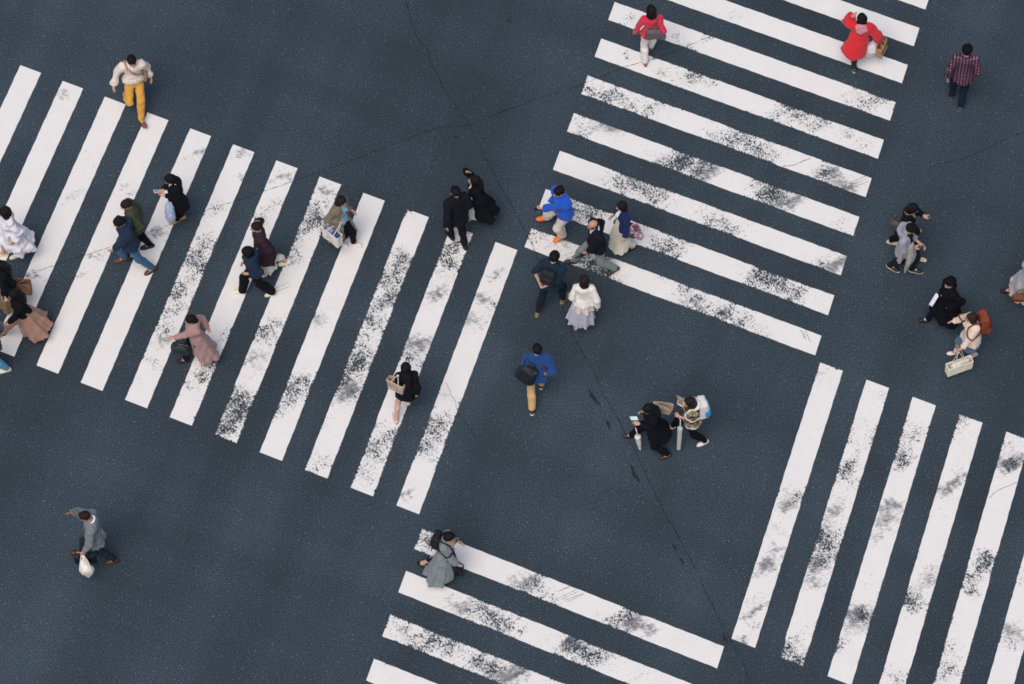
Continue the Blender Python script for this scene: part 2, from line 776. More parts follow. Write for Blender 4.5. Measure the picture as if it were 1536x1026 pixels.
        for i, (off, ln) in enumerate(((.029, .070), (.0095, .078), (-.0105, .073), (-.029, .057))):
            p = w + d * .088 * k + t * off * k
            ang = 0
            rr = (.0092, .0095, .009, .008)[i] * k
            spread = t * off * .9
            for j, fr in enumerate((.46, .31, .23)):
                ang += math.radians(curl[j] * (1 + .12 * (i - 1)))
                dd = nrm(d * math.cos(ang) + n * math.sin(ang) + spread)
                q = p + dd * ln * fr * k
                h.cap(p, q, rr, rr * .92, .004)
                p, rr = q, rr * .92
        p = w + d * .035 * k + t * .034 * k + n * .004
        close = mode in ('grip', 'up')
        for ln, mixt, nn in ((.036, .75, .35), (.030, .15 if close else .45, .75 if close else .3)):
            dd = nrm(d * .75 + t * mixt + n * nn)
            q = p + dd * ln * k
            h.cap(p, q, .0108 * k, .0095 * k, .006)
            p = q
        return h.mesh(.0048, 1)

    def foot_frame(self, s):
        ty = self.sp.get('toeyaw', {}).get(s, 8 if s == 'R' else -8)
        return rotz(math.radians(-ty)) @ rotx(self.pitch[s])

    # ---- clothes
    def torso(self, e, g=None, k0=.05):
        g = g or S(k0)
        k = self.k
        w = .95 if self.wom else 1.0
        g.ecap(self.pel + self.PR @ V(0, 0, .0), self.waist, (.138 * k + e), (.122 * k * w + e), self.PR, .76)
        g.ecap(self.waist, self.chest + self.TR @ V(0, 0, .04), .124 * k * w + e, .146 * k * w + e, self.TR, .70)
        if self.wom:
            for sx in (-1, 1):
                g.ell(self.chest + self.TR @ (V(.06 * sx, .085, .0) * k), self.TR, V(.062, .055, .06) * k + e * .6)
        g.cap(self.sh['L'] + self.TR @ V(.01, 0, 0), self.sh['R'] + self.TR @ V(-.01, 0, 0), .050 * k + e * .6)
        g.cap(self.chest + self.TR @ V(0, -.01, .1), self.neckb + V(0, 0, -.005), .088 * k + e * .5, .062 * k + e * .3)
        return g

    def sleeves(self, g, e, upto=1.0, cuff=.0):
        k = self.k
        w = .92 if self.wom else 1.0
        for s in 'LR':
            S0, E, W = self.sh[s], self.elb[s], self.wri[s]
            if upto <= .5:
                E2 = S0 + (E - S0) * upto * 2
                g.cap(S0, E2, .056 * k * w + e, .050 * k * w + e + cuff, .045)
                continue
            g.cap(S0, E, .056 * k * w + e, .045 * k * w + e, .045)
            t = (upto - .5) * 2
            g.cap(E, E + (W - E) * t, .045 * k * w + e, .034 * k * w + e + cuff, .03)
        return g

    def sleeve_cuts(self, g, upto):
        """square cuffs: trims each sleeve's round end"""
        for s in 'LR':
            if upto <= .5:
                a, b = self.sh[s], self.elb[s]
                p, n = a + (b - a) * upto * 2, nrm(b - a)
            else:
                a, b = self.elb[s], self.wri[s]
                p, n = a + (b - a) * (upto - .5) * 2, nrm(b - a)
            pf, nf = p.astype(F), n.astype(F)
            g.cuts.append(lambda P, pf=pf, nf=nf: np.where((((P - pf) ** 2).sum(1)) < F(.0144), (P - pf) @ nf, F(-1)))

    def build_top(self, c):
        """c: name, color/mat, ease, hem (metres above ground), sleeve, and options"""
        k = self.k
        e = c.get('ease', .014)
        g = self.torso(e)
        if c.get('sleeve', 1) > 0:
            self.sleeves(g, e * .75, c.get('sleeve', .97), c.get('cuff', .004))
        hem = c.get('hem', .86) * k
        PR = self.PR
        if hem < self.pel[2] + .06:
            # the part that hangs below the hips
            flow = V(*c.get('flow', (0, -.02, 0)))
            top = self.pel + PR @ V(0, 0, .12)
            L = top[2] - hem + .02
            bot = top + V(0, 0, -L) + flow
            wr = c.get('hemr', .175) * k
            g.cone(top, bot, .142 * k + e, wr + e, PR, .76, c.get('hemy', .85), c.get('nf', 6), c.get('ripple', .05), self.seed, .04, c.get('pw', 1.0))
            if c.get('legs', True):
                for s in 'LR':
                    kn = self.knee[s]
                    h, a = self.hip[s], self.ank[s]
                    g.cap(h, kn, .088 * k + e, .066 * k + e * .8, .05)
                    if hem < kn[2]:
                        g.cap(kn, a, .06 * k + e * .6, .05 * k + e * .6, .05)
        for x in c.get('extra', ()):
            a, b = V(*x[0]), V(*x[1])
            g.cap(a, b, x[2], x[3], x[4] if len(x) > 4 else .06)
        if c.get('collar'):
            r = c['collar']
            ring = [self.neckb + self.TR @ (V(math.cos(a) * .072, math.sin(a) * .066 - .008, .018 - .022 * math.sin(a)) * k) for a in np.linspace(0, 2 * math.pi, 13)]
            for p, q in zip(ring[:-1], ring[1:]):
                g.cap(p, q, r, r, .012)
        if c.get('hood'):
            r = c['hood']
            ring = [self.neckb + self.TR @ (V(math.cos(a) * .125, math.sin(a) * .105 - .045, .02 - .03 * math.sin(a)) * k) for a in np.linspace(math.pi * .95, 2.05 * math.pi, 10)]
            for p, q in zip(ring[:-1], ring[1:]):
                g.cap(p, q, r, r, .02)
            g.ell(self.neckb + self.TR @ (V(0, -.115, -.06) * k), self.TR, V(.11, .05, .105) * k, .03)
            if c.get('hoodopen'):
                hole = S(.02)
                hole.ell(self.neckb + self.TR @ (V(0, -.085, .045) * k), self.TR, V(.082, .05, .07) * k)
                g.cut(hole)
        g.folds(c.get('fold', .006), self.seed + 3)
        tilt = c.get('hemtilt', (0, .1))
        g.cut_plane(V(0, 0, hem), V(tilt[0], tilt[1], -1))
        self.sleeve_cuts(g, c.get('sleeve', .97))
        if c.get('vneck'):
            wv, dv = c['vneck']
            n0 = self.neckb + self.TR @ (V(0, .07, .03) * k)
            cut = S(.01)
            Rn = self.TR
            cc = n0.astype(F)
            M = Rn.astype(F)

            def wedge(P):
                Q = (P - cc) @ M
                half = F(wv * k) * (1 + Q[:, 2] / F(dv * k))
                return np.maximum(np.maximum(np.abs(Q[:, 0]) - half, -Q[:, 1] - F(.045)), -Q[:, 2] - F(dv * k))
            cut.fn(wedge, (n0,), .4)
            g.cut(cut)
        if c.get('open'):
            wo0, wo1 = c['open']
            cc = self.neckb.astype(F)
            z1 = F(self.neckb[2] - hem)

            def slit(P):
                Q = P - cc
                t = np.clip(-Q[:, 2] / z1, 0, 1)
                return np.maximum(np.abs(Q[:, 0]) - (F(wo0) + F(wo1 - wo0) * t), -Q[:, 1] + F(.02))
            sl = S(.01)
            sl.fn(slit, (self.neckb,), 1)
            g.cut(sl)
        lo = g.lo.copy()
        lo[2] = max(lo[2], hem - .03 - .25 * abs(tilt[1]))
        self.topfield = g
        return nets(g, lo - .03, g.hi + .03, .0125, 2)

    def build_skirt(self, c):
        k, e = self.k, c.get('ease', .01)
        PR = self.PR
        g = S(.05)
        hem = c['hem'] * k
        top = self.pel + PR @ V(0, 0, .14)
        flow = V(*c.get('flow', (0, 0, 0)))
        bot = V(top[0], top[1], hem) + flow
        g.cone(top, bot, .125 * k + e, c.get('hemr', .26) * k, PR, .78, c.get('hemy', .9), c.get('nf', 8), c.get('ripple', .09), self.seed * 1.3, .04, c.get('pw', .9))
        for s in 'LR':
            h, kn, a = self.hip[s], self.knee[s], self.ank[s]
            g.cap(h, kn, .092 * k + e, .068 * k + e, .05)
            if hem < kn[2]:
                g.cap(kn, kn + (a - kn) * .9, .066 * k + e, .058 * k + e, .06)
        g.folds(c.get('fold', .007), self.seed + 9, .25)
        tilt = c.get('hemtilt', (0, 0))
        g.cut_plane(V(0, 0, hem), V(tilt[0], tilt[1], -1))
        g.cut_plane(self.pel + PR @ V(0, 0, .13), PR[:, 2])
        lo = g.lo.copy()
        lo[2] = max(lo[2], hem - .06 - .25 * abs(tilt[1]))
        return nets(g, lo - .03, g.hi + .03, .0125, 2)

    def build_trousers(self, c):
        k = self.k
        self.trousered = True
        e = c.get('ease', .010)
        wide = c.get('wide', 0.0)
        g = S(.04)
        PR = self.PR
        g.ecap(self.pel + PR @ V(0, 0, -.03), self.pel + PR @ V(0, 0, .11), .140 * k + e, .124 * k + e, PR, .80)
        end = c.get('length', 1.0)
        for s in 'LR':
            h, kn, a = self.hip[s], self.knee[s], self.ank[s]
            g.cap(h, kn, .086 * k + e, .060 * k + e + wide * .6, .04)
            if end > .5:
                q = kn + (a - kn) * (end - .5) * 2
                mid = kn * .68 + a * .32 + V(0, -.015, 0)
                g.cap(kn, mid, .062 * k + e + wide * .6, .062 * k + e + wide, .03)
                g.cap(mid, q, .062 * k + e + wide, .046 * k + e + wide * 1.2, .03)
        g.folds(c.get('fold', .006), self.seed + 5, 1.2)
        g.cut_plane(self.pel + PR @ V(0, 0, .10), PR[:, 2])
        for s in 'LR':
            kn, a = self.knee[s], self.ank[s]
            h = self.hip[s]
            if end > .5:
                p, n = kn + (a - kn) * (end - .5) * 2, nrm(a - kn)
            else:
                p, n = h + (kn - h) * end * 2, nrm(kn - h)
            pf, nf = p.astype(F), n.astype(F)
            g.cuts.append(lambda P, pf=pf, nf=nf: np.where((((P - pf) ** 2).sum(1)) < F(.0225), (P - pf) @ nf, F(-1)))
        return g.mesh(.012, 2)

    def build_shoe(self, s, c):
        k = self.k * (.93 if self.wom else 1.02)
        R = self.foot_frame(s)
        a = self.ank[s]
        L = lambda x, y, z: a + R @ (V(x, y, z) * k)
        u = S(.02)
        u.ecap(L(0, -.035, -.040), L(0, .135, -.050), .040 * k, .038 * k, R, 1.0)
        u.ell(L(0, .10, -.048), R, V(.045, .10, .032) * k)
        bt = c.get('boot', .035 if getattr(self, 'trousered', False) else 0)
        if bt:
            u.cap(L(0, -.005, -.02), a + nrm(self.knee[s] - a) * bt, .044 * k, .046 * k if bt < .06 else .052 * k)
        else:
            u.cap(L(0, -.02, -.03), L(0, -.015, -.005), .040 * k, .036 * k)
        u.cut_plane(L(0, 0, -.068), -R[:, 2])
        so = S(.008)
        so.ell(L(0, .095, -.068), R, V(.049, .110, .02) * k, .02)
        so.ell(L(0, -.02, -.068), R, V(.042, .064, .02) * k, .03)
        so.cut_plane(L(0, 0, -.079), -R[:, 2])
        so.cut_plane(L(0, 0, -.060), R[:, 2])
        return u.mesh(.0085, 1), so.mesh(.008, 1)

    def build_hair(self, c):
        k, R, hc = self.k, self.HR, self.head_c
        st = c['style']
        L = lambda x, y, z: hc + R @ (V(x, y, z) * k)
        g = S(.03)
        r = np.random.RandomState(self.seed + 21)
        vol = c.get('vol', 0.0)
        if st == 'bald':
            g.ell(L(0, -.018, .0), R, V(.084, .100, .070) * k)
            g.cut_plane(L(0, 0, .048), R @ V(0, .45, 1))
        else:
            g.ell(L(0, -.016, .024), R, V(.088 + vol, .108 + vol, .098 + vol) * k)
        if st in ('bob', 'long', 'bun', 'shoulder'):
            low = {'bob': -.10, 'long': -.08, 'bun': -.06, 'shoulder': -.13}[st]
            g.ecap(L(0, -.02, .0), L(0, -.035, low), (.088 + vol) * k, (.094 + vol if st != 'bun' else .075) * k, R, .92)
        if st == 'long':
            back = nrm(self.pel - self.neckb)
            nb = self.neckb + self.TR @ (V(0, -.075, .0) * k)
            ln = c.get('len', .30)
            wv = c.get('wide', 1.0)
            e2 = nb + self.TR @ V(0, -.055, -ln)
            Rb = self.TR
            g.ecap(L(0, -.05, -.06), nb + self.TR @ V(0, -.03, -.05), .088 * k, .098 * k * wv, Rb, .62)
            g.ecap(nb + self.TR @ V(0, -.03, -.05), e2, .098 * k * wv, .070 * k * wv, Rb, .5)
            if c.get('front'):
                for sx in (-1, 1):
                    g.cap(L(.07 * sx, .02, -.05), self.neckb + self.TR @ (V(.075 * sx, .085, -.14) * k), .03 * k, .022 * k)
        if st == 'bun':
            bx = c.get('bun', (0, -.11, -.06))
            g.ell(L(*bx), R, V(.045, .045, .045) * k)
        # parting and strands
        ph = r.uniform(0, 6.28, 8)
        M, c0 = R.astype(F), hc.astype(F)
        amp = F(.0045 * c.get('rough', 1.0))

        def strands(P):
            return None
        faceopen = S(.01)
        fz = {'short': .0, 'bald': .0}.get(st, .0)
        faceopen.ell(L(0, .098, -.030), R, V(.066, .075, .086 + c.get('fringe', 0.0)) * k)
        if st in ('short', 'bald'):
            faceopen.ell(L(0, .07, -.085), R, V(.095, .085, .07) * k)
            faceopen.box(L(0, .03, -.115), R, V(.2, .2, .045) * k, .01)
        g.cut(faceopen)
        g.folds(.0045 * c.get('rough', 1.0), self.seed + 31, 0.25)
        v, f = nets(g, g.lo - .02, g.hi + .02, .008, 1)
        Q = (v - hc) @ R
        ang = np.arctan2(Q[:, 0], -Q[:, 1] + .02)
        lift = np.clip((.11 - Q[:, 2]) / .1, 0, 1.3)
        w = (np.sin(ang * 23 + ph[0] + Q[:, 2] * 14) + .7 * np.sin(ang * 41 + ph[1]) + .5 * np.sin(ang * 67 + ph[2] + Q[:, 2] * 30)) * .0022 * c.get('rough', 1.0)
        dirn = Q / (np.linalg.norm(Q, axis=1, keepdims=True) + 1e-6)
        v = v + (dirn @ R.T) * (w * lift)[:, None]
        return v, f

    def build_hat(self, c):
        k, R, hc = self.k, self.HR, self.head_c
        L = lambda x, y, z: hc + R @ (V(x, y, z) * k)
        g = S(.02)
        if c['style'] == 'beret':
            g.ell(L(0, -.02, .065), R @ rotx(.18), V(.125, .135, .052) * k)
            g.ell(L(0, -.012, .035), R, V(.09, .108, .04) * k)
            g.cap(L(0, -.03, .11), L(0, -.03, .135), .006)
        elif c['style'] == 'beanie':
            g.ell(L(0, -.015, .038), R, V(.099, .117, .098) * k)
            g.ecap(L(0, -.013, .012), L(0, -.013, .026), .098 * k, .100 * k, R, 1.16)
            g.cut_plane(L(0, 0, .012), R @ V(0, -.30, -1))
        else:  # cap with a peak
            g.ell(L(0, -.012, .040), R, V(.094, .112, .084) * k)
            g.cut_plane(L(0, 0, .025), -R[:, 2])
        g.folds(.0025, self.seed + 41)
        parts = [g.mesh(.008, 1)]
        if c['style'] == 'cap':
            p = S(.01)
            p.ell(L(0, .10, .03), R @ rotx(-.15), V(.085, .085, .009) * k)
            parts.append(p.mesh(.008, 1))
        return join(*parts)

    def strap_path(self, pts, n=26, off=.006):
        """lays a strap on the clothes: each point slides in from outside until it touches"""
        out = []
        g = self.topfield
        for p in spline(pts, n):
            ax = self.pel + (self.neckb - self.pel) * np.clip((p[2] - self.pel[2]) / (self.neckb[2] - self.pel[2]), 0, .95)
            d = p - ax
            if np.linalg.norm(d) < .02:
                d = V(0, 0, 1)
            d = nrm(d)
            q = ax + d * .45
            if p[2] > self.sh['L'][2] - .02 and abs(p[1] - self.sh['L'][1]) < .075:
                q = p + V(0, 0, .25)
                d = V(0, 0, 1)
            for _ in range(40):
                s = float(g.ev(q[None, :])[0])
                if s < off:
                    break
                q = q - d * max(s - off * .5, .002) * .8
            out.append(q)
        return out

    # ---- assembles the thing
    def build(self):
        sp = self.sp
        yaw = sp['yaw']
        root = thing('person', sp['label'], 'person', (sp['loc'][0], sp['loc'][1], 0), yaw, 'people crossing the junction on foot')
        self.root = root
        self.M = np.array(Matrix.Translation((sp['loc'][0], sp['loc'][1], 0)) @ Matrix.Rotation(yaw, 4, 'Z'))
        v, f, t = self.body_mesh()
        obj('body', (v, f), skinmat(sp.get('skin', SKIN)), root, True, t)
        if sp.get('hair'):
            o = obj('hair', self.build_hair(sp['hair']), hairmat(sp['hair'].get('color', BLACKHAIR)), root)
        if sp.get('hat'):
            obj(sp['hat'].get('name', 'hat'), self.build_hat(sp['hat']), fabric(sp['hat']['color'], .1), root)
        for c in sp['wear']:
            mat = c.get('mat') or fabric(tuple(c['color']), c.get('var', .16), c.get('rough', .9))
            if c['kind'] == 'top':
                m = self.build_top(c)
            elif c['kind'] == 'skirt':
                m = self.build_skirt(c)
            else:
                m = self.build_trousers(c)
            obj(c['name'], m, mat, root)
        sh = sp.get('shoe')
        if sh:
            for s in 'LR':
                up, so = self.build_shoe(s, sh)
                col = sh['color']
                o = obj(sh.get('name', 'shoe'), up, smooth_mat('shoe_leather', tuple(col), .55), root)
                obj('sole', so, smooth_mat('rubber', tuple(sh.get('sole', (.02, .02, .022))), .7), o)
        return self

    def w(self, p):
        p = np.asarray(p, float)
        return (self.M @ np.array([p[0], p[1], p[2], 1.0]))[:3]


# ------------------------------------------------- carried things (each stays top-level)
class Carried:
    """an Empty at the carried thing's middle; part meshes are given in the carrier's frame"""

    def __init__(self, P, name, label, cat, base, group=None):
        self.P = P
        self.base = np.asarray(base, float)
        w = P.w(self.base)
        self.root = thing(name, label, cat, w, P.sp['yaw'], group)

    def add(self, name, vf, mat, parent=None, smooth=True):
        v, f = vf
        return obj(name, (np.asarray(v) - self.base, f), mat, parent or self.root, smooth)


def Rzyx(yaw, tiltx=0, tilty=0):
    c, s = math.cos(math.radians(tilty)), math.sin(math.radians(tilty))
    Ry = np.array([[c, 0, s], [0, 1, 0], [-s, 0, c]])
    return rotz(math.radians(yaw)) @ rotx(math.radians(tiltx)) @ Ry


def tote(P, b):
    """open-topped bag with two handles that meet at a hand, elbow or shoulder"""
    c = V(*b['at'])
    R = Rzyx(b.get('yaw', 0), b.get('tx', 0), b.get('ty', 0))
    w, d, h = b['size']
    ob = Carried(P, b['name'], b['label'], b['cat'], c)
    g = S(.01)
    g.box(c, R, V(w / 2, d / 2, h / 2), b.get('rad', .018), None, b.get('taper', .06))
    hole = S(.01)
    hole.box(c + R @ V(0, 0, .05), R, V(w / 2 - .012, d / 2 - .012, h / 2), .012, None, b.get('taper', .06))
    g.cut(hole)
    g.folds(b.get('fold', .004), P.seed + 77)
    mat = b.get('mat') or smooth_mat('bag_cloth', tuple(b['color']), b.get('rough', .75), .3)
    ob.add('bag_body', g.mesh(.009, 1), mat)
    ap = [V(*a) for a in b['hold']] if isinstance(b['hold'][0], (tuple, list)) else [V(*b['hold'])]
    hm = smooth_mat('strap', tuple(b.get('hcolor', b['color'])), .6)
    for i, sy in enumerate((-1, 1)):
        a0 = c + R @ V(-w * .22, sy * d * .46, h * .47)
        a1 = c + R @ V(w * .22, sy * d * .46, h * .47)
        top = ap[min(i, len(ap) - 1)] + R @ V(0, sy * .012, 0)
        pts = [a0 - R @ V(0, -sy * .006, .07), a0, top * .72 + a0 * .28 + R @ V(-.012, 0, 0), top + V(0, 0, .006), top * .72 + a1 * .28 + R @ V(.012, 0, 0), a1, a1 - R @ V(0, -sy * .006, .07)]
        ob.add('handle', tube(spline(pts, 24), b.get('hr', .009), 6), hm)
    for q in b.get('fill', ()):
        g2 = S(.02)
        g2.ell(c + R @ V(*q[0]), R, V(*q[1]))
        g2.folds(.012, P.seed + 5)
        ob.add(q[3], g2.mesh(.010, 1), fabric(q[2]))
    if b.get('mark'):
        mw, mh, col = b['mark']
        mk = S(.005)
        mk.box(c + R @ V(0, d / 2 + .002, 0), R, V(mw / 2, .004, mh / 2), .003)
        mk.box(c + R @ V(0, -d / 2 - .002, 0), R, V(mw / 2, .004, mh / 2), .003)
        ob.add('printed_stripe', mk.mesh(.006, 0), smooth_mat('print', col, .7))
    return ob


def pouch(P, b):
    """soft zipped bag on one long strap laid across the body or over one shoulder"""
    c = V(*b['at'])
    R = Rzyx(b.get('yaw', 0), b.get('tx', 0), b.get('ty', 0))
    w, d, h = b['size']
    ob = Carried(P, b['name'], b['label'], b['cat'], c)
    mat = b.get('mat') or smooth_mat('bag_leather', tuple(b['color']), b.get('rough', .6), .35)
    g = S(.03)
    g.box(c, R, V(w / 2, d / 2, h / 2), min(w, d, h) * .42, None, b.get('taper', -.12))
    g.folds(b.get('fold', .006), P.seed + 71)
    ob.add('bag_body', g.mesh(.010, 1), mat)
    fl = S(.01)
    fl.box(c + R @ V(0, d * .36, h * .08), R, V(w * .38, d * .22, h * .28), .012)
    ob.add('front_pocket', fl.mesh(.009, 1), mat)
    z = [c + R @ V(x * w * .42, 0, h * .5 + .004 - .02 * abs(x)) for x in np.linspace(-1, 1, 9)]
    ob.add('zip', tube(z, .005, 6), smooth_mat('metal_zip', (.25, .24, .22), .4))
    if b.get('strap'):
        path = P.strap_path([V(*p) for p in b['strap']], 34, .007)
        ends = [c + R @ V(-w * .4, 0, h * .42)] + path + ([] if b.get('oneway') else [c + R @ V(w * .4, 0, h * .42)])
        ob.add('strap', tube(ends, b.get('sr', .013), 6), smooth_mat('strap', tuple(b.get('hcolor', b['color'])), .65))
    if b.get('hold'):
        ap = [V(*a) for a in b['hold']]
        for i, a in enumerate(ap):
            a0 = c + R @ V(-w * .25, (i - .5) * d * .7, h * .46)
            a1 = c + R @ V(w * .25, (i - .5) * d * .7, h * .46)
            ob.add('handle', tube(spline([a0, (a0 + a) / 2 + R @ V(-.02, 0, .02), a, (a1 + a) / 2 + R @ V(.02, 0, .02), a1], 22), b.get('sr', .010), 6), smooth_mat('strap', tuple(b.get('hcolor', b['color'])), .65))
    return ob


def backpack(P, b):
    k = P.k
    R = P.TR
    off = V(*b.get('off', (0, -.20, -.14)))
    c = P.neckb + R @ (off * k)
    w, d, h = b['size']
    ob = Carried(P, b['name'], b['label'], 'backpack', c)
    mat = b.get('mat') or smooth_mat('pack_cloth', tuple(b['color']), .75, .3)
    g = S(.03)
    g.box(c, R, V(w / 2, d / 2, h / 2), .05, None, b.get('taper', -.10))
    g.folds(.006, P.seed + 51)
    ob.add('bag_body', g.mesh(.010, 1), mat)
    p = S(.02)
    p.box(c + R @ V(0, -d * .48, -h * .16), R, V(w * .36, d * .22, h * .24), .03)
    pm = smooth_mat('pack_cloth', tuple(b.get('pocket', b['color'])), .7, .3)
    ob.add('front_pocket', p.mesh(.009, 1), pm)
    if b.get('patch'):
        q = S(.02)
        pc, ps, pp = b['patch']
        q.ell(c + R @ V(*pp), R, V(*ps))
        q.folds(.006, P.seed)
        ob.add('side_panel', q.mesh(.009, 1), smooth_mat('pack_cloth', pc, .7, .3))
    lp = c + R @ V(0, d * .25, h * .5)
    ob.add('grab_loop', tube(spline([lp + R @ V(-.03, 0, 0), lp + R @ V(0, 0, .035), lp + R @ V(.03, 0, 0)], 10), .007, 6), mat)
    for s, sg in (('L', -1), ('R', 1)):
        if s not in b.get('straps', 'LR'):
            continue
        sh = P.neckb + R @ (V(sg * .105, 0, 0) * k)
        pts = [c + R @ V(sg * w * .3, d * .45, h * .42), sh + R @ V(0, -.05, .03), sh + R @ V(.0, .06, .0), P.chest + R @ (V(sg * .13, .16, .04) * k), P.waist + R @ (V(sg * .17, .03, .06) * k)]
        path = P.strap_path(pts[1:], 26, .007)
        ob.add('strap', tube([pts[0]] + path + [c + R @ V(sg * w * .42, d * .4, -h * .36)], .017, 6), smooth_mat('strap', tuple(b.get('hcolor', b['color'])), .7))
    return ob


def plastic(P, b):
    """thin carrier bag, gathered at its two loops and sagging"""
    hold = V(*b['hold'])
    R = Rzyx(b.get('yaw', 0))
    w, d, h = b['size']
    lean = V(*b.get('lean', (0, 0, 0)))
    c = hold + V(0, 0, -h * .62) + lean
    ob = Carried(P, b['name'], b['label'], b['cat'], c)
    g = S(.05)
    bot = c + V(0, 0, -h * .36) + lean * .5
    g.ecap(hold + V(0, 0, -h * .26) + lean * .3, c, w * .26, w * .5, R, d / w)
    g.ecap(c, bot, w * .5, w * b.get('point', .40), R, d / w)
    g.folds(b.get('fold', .020), P.seed + 61, .3)
    mat = b.get('mat') or film_mat(tuple(b['color']), b.get('alpha', .92))
    ob.add('bag_body', g.mesh(.010, 1), mat)
    for sx in (-1, 1):
        a = c + R @ V(sx * w * .26, 0, h * .22)
        b2 = c + R @ V(sx * w * .10, 0, h * .30)
        ob.add('handle', tube(spline([a, (a + hold) / 2 + R @ V(sx * .03, .01, 0), hold + R @ V(sx * .008, 0, .004), b2], 14), .010, 6), mat)
    if b.get('inside'):
        q = S(.02)
        q.ell(c + R @ V(.0, 0, -.02), R, V(w * .34, d * .36, h * .2))
        q.folds(.01, P.seed)
        ob.add('contents', q.mesh(.010, 1), fabric(b['inside']))
    return ob


def phone(P, b):
    c = V(*b['at'])
    R = Rzyx(b.get('yaw', 0), b.get('tx', 40), b.get('ty', 0))
    ob = Carried(P, b['name'], b['label'], 'phone', c)
    g = S(.004)
    w, h = b.get('size', (.076, .155))
    g.box(c, R, V(w / 2, h / 2, .005), .0045)
    ob.add('phone_case', g.mesh(.0045, 0), smooth_mat('phone_shell', tuple(b['color']), .35, .5))
    sc = S(.004)
    sc.box(c + R @ V(0, 0, .0055), R, V(w / 2 - .006, h / 2 - .008, .0022), .002)
    m, nt, bs = new_mat('lit_screen')
    bs.inputs['Base Color'].default_value = (.02, .02, .02, 1)
    bs.inputs['Roughness'].default_value = .15
    co = coords(nt)
    n = noise(nt, co, 38, 1)
    col = mixrgb(nt, math_(nt, 'GREATER_THAN', n, .54), b.get('screen', (.5, .62, .62)), b.get('screen2', (.3, .45, .45)))
    nt.links.new(col, bs.inputs['Emission Color'])
    bs.inputs['Emission Strength'].default_value = b.get('glow', .8)
    ob.add('screen', sc.mesh(.0045, 0), m)
    return ob


def umbrella(P, b):
    """folded umbrella carried by its handle"""
    top, tip = V(*b['top']), V(*b['tip'])
    ax = nrm(tip - top)
    L = np.linalg.norm(tip - top)
    ob = Carried(P, b['name'], b['label'], 'umbrella', (top + tip) / 2)
    A = np.cross(ax, V(0, 1, .2))
    A = nrm(A)
    B = np.cross(ax, A)
    R = np.stack([A, B, -ax], 1)
    g = S(.01)
    g.cone(top + ax * L * .18, tip - ax * L * .06, b.get('r0', .045), b.get('r1', .014), R, 1, 1, 8, b.get('ripple', .16), 0)
    g.cap(top + ax * L * .14, top + ax * L * .3, .018, .04)
    ob.add('canopy', g.mesh(.008, 1), b.get('mat') or film_mat(tuple(b['color']), b.get('alpha', .95)))
    ob.add('shaft', tube([top, tip - ax * .02], .006, 8), smooth_mat('metal_shaft', (.5, .5, .5), .35))
    ob.add('ferrule', tube([tip - ax * .05, tip], [.008, .004], 8), smooth_mat('metal_shaft', (.5, .5, .5), .35))
    hk = [top + ax * .10, top, top - ax * .05, top - ax * .085 + A * .02, top - ax * .085 + A * .06, top - ax * .05 + A * .075]
    ob.add('handle', tube(spline(hk, 22), .011, 8), smooth_mat('umbrella_handle', tuple(b.get('hcolor', (.7, .7, .68))), .4))
    ob.add('tie_band', tube([top + ax * L * .5 + (A * math.cos(t) + B * math.sin(t)) * .04 for t in np.linspace(0, 2 * math.pi, 15)[:-1]], .006, 6, True), b.get('mat') or film_mat(tuple(b['color']), b.get('alpha', .95)))
    return ob


def leaflet(P, b):
    """folded sheets held in the hand"""
    c = V(*b['at'])
    R = Rzyx(b.get('yaw', 0), b.get('tx', 0), b.get('ty', 0))
    ob = Carried(P, b['name'], b['label'], b['cat'], c)
    w, h = b['size']
    m = smooth_mat('paper', tuple(b['color']), .8, .2, 25)
    for i, a in enumerate((-5, 6)):
        n = 8
        vs, fs = [], []
        R2 = R @ Rzyx(0, 0, a)
        for iz in (0, 1):
            for j in range(n + 1):
                for i2 in range(n + 1):
                    x, y = (j / n - .5) * w, (i2 / n - .5) * h
                    z = .012 * math.sin(j / n * 3.1) + iz * .0016 + .004 * i
                    vs.append(c + R2 @ V(x, y, z))
        W = n + 1
        q = W * W
        for j in range(n):
            for i2 in range(n):
                a0 = j * W + i2
                fs.append((a0 + q, a0 + W + q, a0 + W + 1 + q, a0 + 1 + q))
                fs.append((a0 + 1, a0 + W + 1, a0 + W, a0))
        for j in range(n):
            for e in ((j, j + 1), (n * W + j + 1, n * W + j), ((j + 1) * W, j * W), (j * W + n, (j + 1) * W + n)):
                fs.append((e[0], e[1], e[1] + q, e[0] + q))
        ob.add('page', (np.array(vs), fs), m, None, True)
    return ob


def draped(P, b):
    """a jacket hung over the forearm"""
    pts = [V(*p) for p in b['pts']]
    ob = Carried(P, b['name'], b['label'], b['cat'], pts[len(pts) // 2])
    g = S(.07)
    R = Rzyx(b.get('yaw', 0))
    for p, q, ra, rb in b['caps']:
        g.ecap(V(*p), V(*q), ra, rb, R, b.get('thin', .45), .06)
    g.folds(b.get('fold', .018), P.seed + 8, .25)
    mat = fabric(tuple(b['color']), .12)
    ob.add('jacket_body', g.mesh(.011, 1), mat)
    for i, pl in enumerate(b.get('sleeves', ())):
        ob.add('sleeve', tube(spline([V(*p) for p in pl], 16), [.045] * 3 + [.04] * 40, 10, False, 1.4) if False else S(.03).cap(V(*pl[0]), V(*pl[1]), .05, .042).cap(V(*pl[1]), V(*pl[-1]), .042, .04).folds(.012, P.seed + i).mesh(.011, 1), mat)
    return ob


MAKERS = {'tote': tote, 'pouch': pouch, 'backpack': backpack, 'plastic': plastic, 'phone': phone, 'umbrella': umbrella, 'leaflet': leaflet, 'draped': draped}


